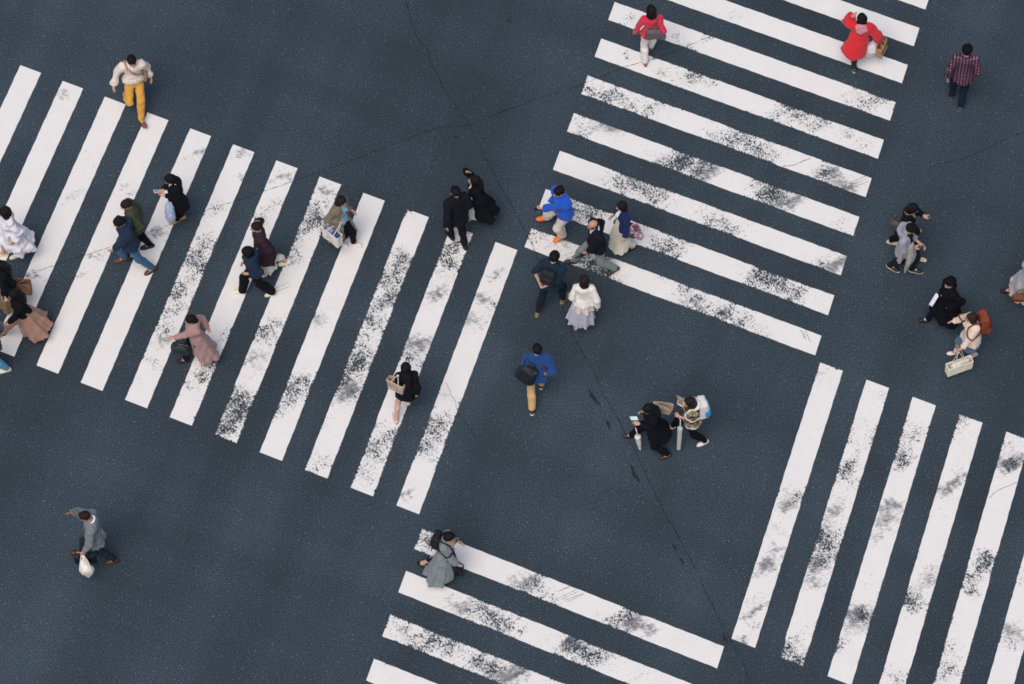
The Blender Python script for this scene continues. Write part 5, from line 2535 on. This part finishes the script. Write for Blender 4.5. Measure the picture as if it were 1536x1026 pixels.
 ('hoodie', 'draped',
  {'name': 'jacket',
   'label': 'rumpled light grey jacket hung over the forearm of the person in a black cap',
   'cat': 'jacket',
   'color': (0.3185, 0.305, 0.2747),
   'yaw': 0,
   'thin': 0.5,
   'pts': [(0.2, 0.1, 0.9)],
   'caps': [((0.114, 0.101, 1.12), (0.125, 0.143, 0.84), 0.1, 0.14), ((0.125, 0.143, 0.84), (0.184, 0.094, 0.48), 0.14, 0.07),
            ((0.144, -0.003, 1.1), (0.159, -0.013, 0.84), 0.1, 0.12)],
   'sleeves': [[(0.151, -0.027, 0.82), (0.185, -0.045, 0.72), (0.177, -0.039, 0.62)]]}),
 ('beret', 'leaflet',
  {'name': 'leaflet',
   'label': 'folded white leaflet held in front of the long black coat',
   'cat': 'leaflet',
   'at': (0.009, 0.31, 1.0),
   'size': (0.075, 0.27),
   'tx': -10,
   'yaw': 42,
   'color': (0.7157, 0.7157, 0.8228)}),
 ('boxbag', 'backpack',
  {'name': 'backpack',
   'label': 'rust brown backpack on the cream jacket',
   'size': (0.3, 0.19, 0.44),
   'off': (0.02, -0.24, -0.18),
   'color': (0.2016, 0.0423, 0.0212),
   'pocket': (0.15, 0.0252, 0.0144)}),
 ('boxbag', 'tote',
  {'name': 'shopping_bag',
   'label': 'wide cream shopping bag carried low by the person in the cream jacket',
   'cat': 'bag',
   'at': (-0.249, 0.277, 0.28),
   'size': (0.5, 0.15, 0.27),
   'yaw': 96,
   'color': (0.85, 0.7913, 0.6308),
   'hold': [('handL', 0, -0.03, -0.02), ('handL', 0, 0.03, -0.02)],
   'fold': 0.0015,
   'taper': 0.0,
   'rad': 0.008,
   'hr': 0.005,
   'fill': [((0, 0, 0.09), (0.2, 0.055, 0.075), (0.7605, 0.7157, 0.624), 'folded_cloth')]}),
 ('edgegrey', 'pouch',
  {'name': 'handbag',
   'label': 'brown leather handbag against the cream skirt at the right edge',
   'cat': 'bag',
   'at': (-0.272, 0.206, 0.62),
   'size': (0.28, 0.14, 0.17),
   'yaw': 80,
   'color': (0.1559, 0.0452, 0.0176),
   'hold': [('handL', 0, 0.02, 0), ('handL', 0, -0.02, 0)]})]
WEAR = [(-8.535, 5.48, 0.139, 0.75, 1), (-7.565, 5.173, 0.139, 0.35, 0), (-7.97, 4.003, 0.194, 0.4, 0), (-7.337, 3.432, 0.125, 0.7, 1), (-7.238, 3.208, 0.097, 0.6, 1),
 (-7.015, 3.777, 0.111, 0.45, 0), (-8.263, 3.178, 0.167, 0.5, 1), (-5.96, 4.109, 0.167, 0.75, 1), (-6.61, 2.363, 0.125, 0.95, 1), (-6.708, 2.319, 0.111, 0.9, 1),
 (-7.753, 1.849, 0.111, 0.9, 1), (-7.863, 1.82, 0.083, 0.85, 1), (-7.953, 1.44, 0.125, 0.6, 1), (-8.791, 1.382, 0.111, 0.9, 1), (-8.926, 1.368, 0.097, 0.8, 1),
 (-5.128, 4.109, 0.139, 0.85, 1), (-5.173, 3.582, 0.083, 0.8, 1), (-5.576, 2.985, 0.167, 0.7, 0), (-5.654, 2.732, 0.167, 0.5, 0), (-5.734, 2.23, 0.222, 0.85, 0),
 (-5.884, 1.644, 0.278, 0.95, 0), (-5.808, 1.922, 0.222, 0.8, 0), (-6.143, 1.063, 0.278, 0.95, 0), (-6.275, 0.688, 0.194, 0.6, 0), (-6.395, 0.343, 0.25, 0.85, 0),
 (-6.468, 0.071, 0.167, 0.7, 1), (-6.568, -0.412, 0.222, 0.6, 0), (-6.911, -0.878, 0.167, 0.45, 0), (-4.306, 3.582, 0.167, 0.85, 1), (-4.538, 2.955, 0.194, 0.6, 0),
 (-4.655, 2.732, 0.139, 0.5, 0), (-5.283, 0.157, 0.194, 0.65, 0), (-5.556, -0.37, 0.222, 0.85, 0), (-5.604, -0.709, 0.167, 0.85, 0), (-5.897, -0.977, 0.167, 0.45, 0),
 (-5.807, -1.677, 0.139, 0.35, 0), (-3.547, 3.357, 0.125, 0.75, 1), (-3.638, 2.955, 0.278, 0.75, 0), (-3.593, 2.658, 0.25, 0.8, 0), (-3.838, 2.511, 0.194, 0.6, 0),
 (-4.041, 2.186, 0.278, 0.6, 0), (-4.191, 1.776, 0.194, 0.5, 0), (-4.509, 0.114, 0.25, 0.95, 0), (-4.398, 0.472, 0.194, 0.6, 0), (-4.775, -0.37, 0.194, 0.75, 1),
 (-5.027, -1.495, 0.278, 0.85, 0), (-5.173, -1.816, 0.25, 0.9, 0), (-4.976, -1.23, 0.222, 0.6, 0), (-3.504, 0.587, 0.194, 0.6, 0), (-3.563, 0.472, 0.167, 0.5, 1),
 (-3.987, -1.019, 0.278, 0.9, 0), (-3.749, -0.836, 0.222, 0.7, 0), (-4.161, -1.3, 0.222, 0.8, 0), (-3.306, 1.049, 0.139, 0.3, 0), (-2.082, 1.747, 0.25, 0.75, 0),
 (-2.176, 1.411, 0.278, 0.85, 0), (-2.402, 0.875, 0.333, 0.9, 0), (-2.641, 0.443, 0.25, 0.8, 0), (-2.73, -0.029, 0.306, 0.7, 0), (-2.856, -0.455, 0.306, 0.65, 0),
 (-2.961, -0.695, 0.25, 0.7, 0), (-2.99, -1.033, 0.208, 0.95, 1), (-3.085, -1.117, 0.139, 0.8, 1), (-3.428, -2.479, 0.25, 0.5, 0), (-3.579, -2.699, 0.194, 0.5, 0),
 (-1.948, 2.807, 0.139, 0.6, 0), (-0.97, 2.186, 0.194, 0.8, 0), (-1.105, 1.951, 0.25, 0.85, 0), (-1.201, 1.601, 0.25, 0.85, 0), (-1.394, 1.092, 0.208, 0.95, 1),
 (-1.702, -0.029, 0.25, 0.8, 1), (-1.749, -0.171, 0.278, 0.6, 0), (-1.904, -0.412, 0.194, 0.6, 0), (-2.283, -1.913, 0.306, 0.8, 0), (-2.481, -2.314, 0.306, 0.9, 0),
 (-2.676, -2.822, 0.25, 0.6, 0), (-2.492, -3.028, 0.139, 0.4, 0), (-0.346, 1.484, 0.111, 0.85, 1), (-0.53, 0.976, 0.181, 0.75, 1), (-0.407, 0.875, 0.125, 0.7, 0),
 (-0.712, 0.443, 0.25, 0.75, 1), (-0.906, -0.014, 0.083, 0.5, 0), (-1.167, -1.019, 0.167, 0.5, 0), (-1.043, -1.3, 0.167, 0.5, 0), (-1.271, -1.635, 0.25, 0.8, 0),
 (-1.486, -1.857, 0.278, 0.9, 0), (-1.638, -2.273, 0.25, 0.75, 0), (-1.844, -3.137, 0.125, 0.95, 1), (-1.951, -3.164, 0.097, 0.9, 1), (-1.359, -2.479, 0.194, 0.4, 0),
 (2.175, 7.24, 0.167, 0.5, 0), (3.235, 6.816, 0.167, 0.5, 0), (2.226, 6.347, 0.139, 0.8, 0), (2.699, 6.332, 0.111, 0.7, 0), (2.858, 5.944, 0.222, 0.6, 0),
 (1.452, 5.635, 0.222, 0.8, 0), (1.743, 5.48, 0.222, 0.8, 0), (1.869, 5.404, 0.222, 0.7, 0), (2.248, 5.265, 0.278, 0.75, 0), (2.626, 5.066, 0.25, 0.7, 0),
 (3.073, 5.219, 0.306, 0.35, 0), (3.358, 6.581, 0.194, 0.6, 0), (3.798, 6.769, 0.139, 0.7, 0), (4.327, 7.303, 0.194, 0.5, 0), (3.394, 5.944, 0.25, 0.6, 0),
 (3.697, 5.804, 0.194, 0.4, 0), (6.635, 5.373, 0.333, 0.55, 0), (6.889, 5.373, 0.25, 0.4, 0), (5.351, 5.036, 0.278, 0.75, 0), (5.849, 4.807, 0.278, 0.65, 0),
 (4.969, 4.99, 0.194, 0.4, 0), (4.283, 4.502, 0.361, 0.85, 0), (4.692, 4.26, 0.306, 0.85, 0), (3.817, 4.563, 0.25, 0.6, 0), (4.812, 4.078, 0.278, 0.5, 0),
 (5.929, 3.657, 0.306, 0.85, 0), (6.233, 3.432, 0.222, 0.9, 1), (6.118, 3.672, 0.194, 0.7, 1), (3.547, 3.852, 0.306, 0.85, 0), (3.771, 3.762, 0.222, 0.7, 1),
 (3.172, 3.958, 0.25, 0.8, 0), (4.658, 3.208, 0.306, 0.8, 0), (5.206, 3.104, 0.25, 0.8, 1), (4.965, 3.029, 0.25, 0.5, 0), (3.605, 2.658, 0.333, 0.65, 0),
 (1.823, 4.761, 0.194, 0.8, 1), (1.356, 4.913, 0.194, 0.6, 0), (1.227, 4.654, 0.167, 0.7, 0), (1.479, 4.609, 0.167, 0.6, 0), (2.782, 3.958, 0.222, 0.7, 0),
 (3.071, 3.958, 0.222, 0.7, 0), (2.02, 3.522, 0.278, 0.8, 0), (2.432, 3.357, 0.333, 0.9, 0), (2.717, 3.208, 0.25, 0.8, 0), (2.286, 3.627, 0.222, 0.5, 0),
 (3.025, 2.955, 0.194, 0.3, 0), (1.212, 2.925, 0.25, 0.85, 0), (1.499, 2.807, 0.25, 0.8, 0), (1.71, 2.732, 0.194, 0.5, 0), (0.963, 3.029, 0.167, 0.4, 0),
 (0.423, 2.23, 0.194, 0.5, 0), (0.373, 2.363, 0.139, 0.4, 0), (0.957, 2.128, 0.167, 0.85, 1), (1.499, 1.63, 0.25, 1.0, 0), (1.695, 1.484, 0.222, 0.95, 0),
 (1.88, 1.411, 0.167, 0.5, 0), (2.945, 2.083, 0.278, 0.85, 0), (2.624, 2.23, 0.278, 0.6, 0), (3.128, 1.922, 0.222, 0.6, 0), (3.936, 2.437, 0.25, 0.7, 0),
 (4.132, 2.334, 0.222, 0.7, 0), (5.825, 1.732, 0.278, 0.75, 0), (6.071, 1.688, 0.194, 0.85, 1), (4.809, 1.353, 0.306, 1.0, 0), (5.135, 1.164, 0.306, 0.8, 0),
 (4.529, 1.499, 0.25, 0.7, 0), (5.329, 1.049, 0.222, 0.5, 0), (3.276, 0.832, 0.25, 0.6, 0), (3.616, 0.63, 0.25, 0.75, 0), (3.957, 0.53, 0.222, 0.7, 0),
 (4.269, 0.688, 0.194, 0.3, 0), (5.72, -0.554, 0.194, 0.6, 0), (5.563, -0.808, 0.194, 0.4, 0), (6.152, -2.093, 0.25, 0.55, 0), (5.821, -1.927, 0.194, 0.3, 0),
 (7.271, -1.913, 0.25, 0.55, 0), (7.071, -2.273, 0.222, 0.55, 0), (6.941, -2.479, 0.194, 0.5, 0), (8.173, -1.774, 0.222, 0.4, 0), (9.01, -2.093, 0.222, 0.55, 0),
 (8.047, -2.065, 0.194, 0.3, 0), (4.978, -3.191, 0.25, 0.75, 0), (4.9, -3.382, 0.194, 0.7, 1), (4.783, -4.326, 0.125, 0.95, 1), (4.464, -4.633, 0.194, 0.9, 1),
 (4.519, -4.78, 0.194, 0.6, 0), (4.664, -3.977, 0.194, 0.5, 0), (4.308, -5.468, 0.153, 1.0, 1), (4.185, -5.613, 0.125, 0.85, 1), (4.321, -5.797, 0.111, 0.7, 1),
 (3.995, -6.072, 0.111, 1.0, 1), (4.209, -5.244, 0.139, 0.6, 1), (6.077, -2.699, 0.25, 0.75, 0), (5.993, -2.959, 0.194, 0.7, 0), (5.754, -3.531, 0.194, 0.75, 1),
 (5.612, -4.084, 0.306, 0.8, 0), (5.419, -4.446, 0.278, 0.85, 0), (5.363, -4.673, 0.222, 0.85, 1), (5.315, -4.992, 0.194, 0.75, 1), (4.905, -6.189, 0.25, 0.6, 0),
 (4.815, -6.423, 0.194, 0.6, 0), (5.127, -5.902, 0.167, 0.3, 0), (6.796, -3.463, 0.181, 1.0, 1), (6.889, -3.504, 0.167, 0.9, 1), (6.675, -3.734, 0.236, 0.85, 1),
 (6.543, -4.004, 0.167, 0.6, 1), (6.076, -5.653, 0.208, 0.8, 1), (5.986, -5.836, 0.194, 0.7, 1), (6.233, -5.574, 0.167, 0.6, 0), (5.784, -6.163, 0.194, 0.4, 0),
 (7.898, -2.987, 0.181, 1.0, 1), (7.773, -3.069, 0.153, 0.8, 1), (8.003, -2.822, 0.194, 0.5, 0), (7.429, -4.992, 0.194, 0.65, 1), (7.048, -5.284, 0.194, 0.85, 0),
 (7.145, -5.442, 0.194, 0.6, 0), (6.843, -6.747, 0.222, 0.5, 0), (6.662, -6.876, 0.167, 0.4, 0), (7.665, -3.504, 0.167, 0.4, 0), (8.948, -2.507, 0.208, 1.0, 0),
 (8.803, -2.507, 0.194, 1.0, 1), (9.065, -2.548, 0.167, 0.8, 1), (8.36, -4.633, 0.208, 1.0, 0), (8.219, -4.806, 0.194, 0.9, 0), (8.44, -4.486, 0.194, 0.8, 0),
 (8.072, -5.099, 0.139, 1.0, 0), (7.767, -6.293, 0.25, 0.6, 0), (7.581, -6.683, 0.25, 0.7, 0), (7.419, -6.876, 0.194, 0.6, 0), (7.715, -5.771, 0.167, 0.5, 0),
 (8.87, -5.889, 0.208, 0.8, 1), (8.735, -6.163, 0.222, 0.7, 0), (9.005, -4.913, 0.194, 0.3, 0), (-1.499, -4.031, 0.278, 0.75, 0), (-1.343, -4.138, 0.194, 0.7, 0),
 (-1.64, -4.138, 0.167, 0.6, 0), (0.319, -4.886, 0.25, 0.65, 1), (0.378, -5.046, 0.25, 0.6, 0), (0.601, -5.257, 0.194, 0.7, 0), (0.083, -5.019, 0.194, 0.4, 0),
 (2.092, -5.679, 0.236, 0.85, 0), (2.16, -5.836, 0.194, 0.9, 1), (2.335, -5.862, 0.167, 0.95, 1), (1.903, -5.705, 0.222, 0.6, 0), (-0.895, -5.403, 0.222, 0.6, 1),
 (-0.8, -5.508, 0.194, 0.4, 0), (-0.305, -5.718, 0.278, 0.85, 0), (-0.094, -5.81, 0.222, 0.6, 0), (-0.505, -5.639, 0.194, 0.5, 0), (0.223, -5.993, 0.083, 0.8, 0),
 (1.077, -6.176, 0.139, 0.9, 1), (1.146, -6.332, 0.25, 0.85, 0), (1.403, -6.397, 0.25, 0.75, 0), (0.901, -6.293, 0.194, 0.6, 0), (1.6, -6.488, 0.194, 0.4, 0),
 (-1.829, -5.98, 0.25, 0.75, 0), (-1.498, -6.202, 0.278, 0.85, 0), (-1.147, -6.228, 0.25, 0.6, 0), (-2.088, -5.902, 0.167, 0.4, 0), (-0.385, -6.618, 0.278, 0.75, 0),
 (-0.07, -6.747, 0.25, 0.85, 1), (0.082, -6.812, 0.222, 0.6, 0), (-0.56, -6.683, 0.194, 0.7, 0), (-2.138, -6.488, 0.167, 0.35, 0)]
CRACKS = [([(-2.08, 7.81), (-1.836, 6.847), (-1.64, 6.581), (-1.481, 6.068), (-1.118, 5.296), (-0.81, 4.807), (-0.58, 4.229), (-0.289, 3.552), (0.087, 2.732), (0.397, 2.039),
   (0.496, 1.747), (0.826, 1.049), (1.187, -0.029), (1.476, -0.554), (1.664, -1.117), (1.901, -1.579), (2.297, -2.493), (2.596, -3.218), (3.041, -4.205), (3.411, -5.099),
   (3.743, -5.889), (3.963, -6.371), (4.234, -7.057)],
  0.011519999999999999, 'long dark crack running down the middle of the junction'),
 ([(3.839, 6.847), (3.281, 6.581), (2.699, 6.301), (2.133, 6.114), (1.363, 5.743), (0.267, 5.296), (-0.798, 4.807), (-1.43, 4.715), (-2.347, 4.305), (-3.221, 3.897),
   (-4.153, 3.507), (-4.649, 3.298), (-5.229, 3.059), (-6.005, 2.762), (-6.493, 2.511)],
  0.010799999999999999, 'dark crack running across the junction between the two upper crosswalks'),
 ([(-7.43, 2.083), (-8.002, 1.864), (-8.522, 1.644), (-9.04, 1.411)], 0.01008, 'thin crack across the bars of the left crosswalk'),
 ([(7.82, 3.792), (8.039, 3.882), (8.682, 4.109), (9.334, 4.457), (9.832, 4.715)], 0.00864, 'faint crack near the right edge of the road'),
 ([(5.107, 3.852), (5.373, 3.913), (5.655, 4.048)], 0.0144, 'short crack across a bar of the upper right crosswalk'),
 ([(-1.205, -0.878), (-1.081, -1.16), (-0.957, -1.537), (-0.798, -1.774), (-0.676, -1.996)], 0.009359999999999999,
  'fine crack through the rightmost bar of the left crosswalk'),
 ([(8.564, -3.259), (8.691, -3.137), (8.815, -3.069), (9.087, -2.946)], 0.01008, 'crack across a bar of the right crosswalk')]
TARS = [(1.493, -1.187, 0.393, 0.059, -1.016, 'dark tar patch beside the long crack'), (1.747, -1.753, 0.22, 0.047, -1.259, 'small tar patch on the long crack'),
 (2.208, -2.774, 0.374, 0.059, -1.155, 'long tar patch below the two umbrella carriers'), (2.897, -4.259, 0.146, 0.047, -1.172, 'small tar patch low on the long crack'),
 (3.022, -4.54, 0.146, 0.047, -1.172, 'tar speck low on the long crack'), (3.743, -6.072, 0.172, 0.059, -1.172, 'tar patch beside the corner of the right crosswalk'),
 (-0.051, 7.224, 0.111, 0.035, -0.886, 'dark spot on the upper road'), (-1.061, 4.525, 0.098, 0.047, -0.73, 'dark spot left of the long crack')]
SCRATCHES = [((0.814, -5.151), (1.039, -5.046)), ((0.885, -5.099), (1.086, -5.006)), ((0.825, -5.271), (1.157, -5.099)), ((0.872, -5.3), (1.18, -5.141)),
 ((0.919, -5.329), (1.25, -5.183)), ((0.966, -5.358), (1.274, -5.186)), ((6.194, 3.402), (6.682, 3.642)), ((6.218, 3.357), (6.679, 3.582)),
 ((6.241, 3.313), (6.727, 3.522)), ((-4.407, 1.15), (-4.127, 1.28)), ((-4.38, 1.078), (-4.124, 1.193)), ((0.955, 1.864), (1.366, 2.039)), ((0.98, 1.79), (1.365, 1.951)),
 ((5.3, 0.271), (5.378, 0.071)), ((5.348, 0.257), (5.401, 0.043)), ((5.397, 0.243), (5.474, 0.014)), ((6.26, 4.639), (6.428, 4.715)), ((6.293, 4.533), (6.435, 4.593))]
CROSSWALKS = [('left crosswalk', (-9.424, 6.178), (-0.30136, -0.95351), (0.91545, -0.40243), 5.856, 0.9053, 0.446, (-1, 11)),
 ('upper right crosswalk', (2.803, 10.258), (0.91514, -0.40313), (-0.29934, -0.95415), 5.82, 0.9056, 0.4462, (-3, 9)),
 ('right crosswalk', (5.642, -0.436), (-0.30178, -0.95338), (0.91538, -0.40259), 5.914, 0.9053, 0.446, (0, 7)),
 ('lower crosswalk', (-1.611, -3.867), (0.91446, -0.40468), (-0.2966, -0.955), 5.832, 0.906, 0.4464, (0, 6))]

# ------------------------------------------------------------ the place
import time
T0 = time.time()
scene.view_settings.view_transform = 'Standard'
scene.view_settings.look = 'None'
scene.view_settings.gamma = 1
scene.view_settings.exposure = 0.25
scene.cycles.use_denoising = True
scene.cycles.filter_width = 1.65

world = bpy.data.worlds.new('World')
scene.world = world
world.use_nodes = True
wn = world.node_tree
sky = wn.nodes.new('ShaderNodeTexSky')
sky.sky_type = 'NISHITA'
sky.sun_disc = False
SUN_EL, SUN_AZ = math.radians(62), math.radians(200)
sky.sun_elevation = SUN_EL
sky.sun_rotation = SUN_AZ
sky.air_density = 1.0
sky.dust_density = 4.0
wn.links.new(sky.outputs[0], wn.nodes['Background'].inputs[0])
wn.nodes['Background'].inputs[1].default_value = 0.10

sun = bpy.data.lights.new('sun', 'SUN')
sun.energy = 1.4
sun.angle = math.radians(38)
sun.color = (1.0, .93, .86)
so = bpy.data.objects.new('sun', sun)
COL.objects.link(so)
so.rotation_euler = (math.pi / 2 - SUN_EL, 0, math.pi - SUN_AZ)

cam = bpy.data.cameras.new('camera')
cam.sensor_width = 36
cam.lens = CAM['lens']
cam.clip_end = 1000
co = bpy.data.objects.new('camera', cam)
COL.objects.link(co)
co.location = CAM['loc']
co.rotation_euler = (math.radians(90 - CAM['depression']), 0, 0)
scene.camera = co

CRACKMAT = smooth_mat('crack_dark', (.011, .015, .021), .95, .1)  # flat dark colour shared by the road cracks and tyre scratches
TARMAT = smooth_mat('tar', (.012, .016, .022), .6, .3)
ASPHALT = make_asphalt()
PAINT = make_paint()

g = 220.0
road = obj('road', (np.array([V(-g, -g, 0), V(g, -g, 0), V(g, g, 0), V(-g, g, 0)]), [(0, 1, 2, 3)]), ASPHALT, None, False)
road['kind'] = 'structure'
road['label'] = 'dark blue grey asphalt of a scramble crossing'

for name, P0, a, e, L, per, W, rg in CROSSWALKS:
    for i in range(rg[0], rg[1] + 1):
        base = rng.choice((.12, .2, .3, .4, .5)) * (.45 if name == 'left crosswalk' and i < 5 else 1)
        stripe('white painted bar of the ' + name, (P0[0] + e[0] * per * i, P0[1] + e[1] * per * i), a, e, L, W, PAINT, base)
for pts, w, lab in CRACKS:
    crack(pts, w, lab)
for a, b2 in SCRATCHES:
    crack([a, b2], .0075, 'thin tyre scratch across a painted bar', .0075, .002)
for t in TARS:
    tar(*t)
print('road', round(time.time() - T0, 1))

folk = {}
for key, sp in PEOPLE.items():
    for c in sp['wear']:
        if c.get('matk'):
            c['mat'] = pattern(*c['matk'])
    folk[key] = Person(sp).build()
    if sp.get('hoodk'):
        # the pink lining of the hood that hangs down the back
        p = folk[key]
        g2 = S(.02)
        cc = p.neckb + p.TR @ (V(0, -.115, -.045) * p.k)
        R2 = p.TR @ rotx(-.35)
        g2.ell(cc, R2, V(.115, .04, .11) * p.k)
        g2.ell(cc + R2 @ V(0, -.01, -.07), R2, V(.05, .03, .07) * p.k)
        g2.folds(.012, 5)
        obj('hood', g2.mesh(.009, 1), fabric(sp['hoodk']), p.root)
print('people', round(time.time() - T0, 1))


def anchor(p, t):
    """('handL', dx, dy, dz) -> a point in the carrier's frame"""
    if isinstance(t, tuple) and t and isinstance(t[0], str):
        side = t[0][-1]
        b = p.palm[side] if t[0].startswith('hand') else p.elb[side]
        d = V(*t[1:4]) if len(t) > 3 else V(0, 0, 0)
        return tuple(b + d)
    return t


for owner, kind, b in CARRIED:
    p = folk[owner]
    if b.get('matk'):
        b['mat'] = pattern(*b['matk'])
    for kk in ('at', 'top', 'tip'):
        if kk in b:
            b[kk] = anchor(p, b[kk])
    if 'hold' in b:
        b['hold'] = [anchor(p, t) for t in b['hold']] if isinstance(b['hold'], list) else anchor(p, b['hold'])
    MAKERS[kind](p, b)
print('carried', round(time.time() - T0, 1), 'faces', sum(len(m.polygons) for m in bpy.data.meshes))
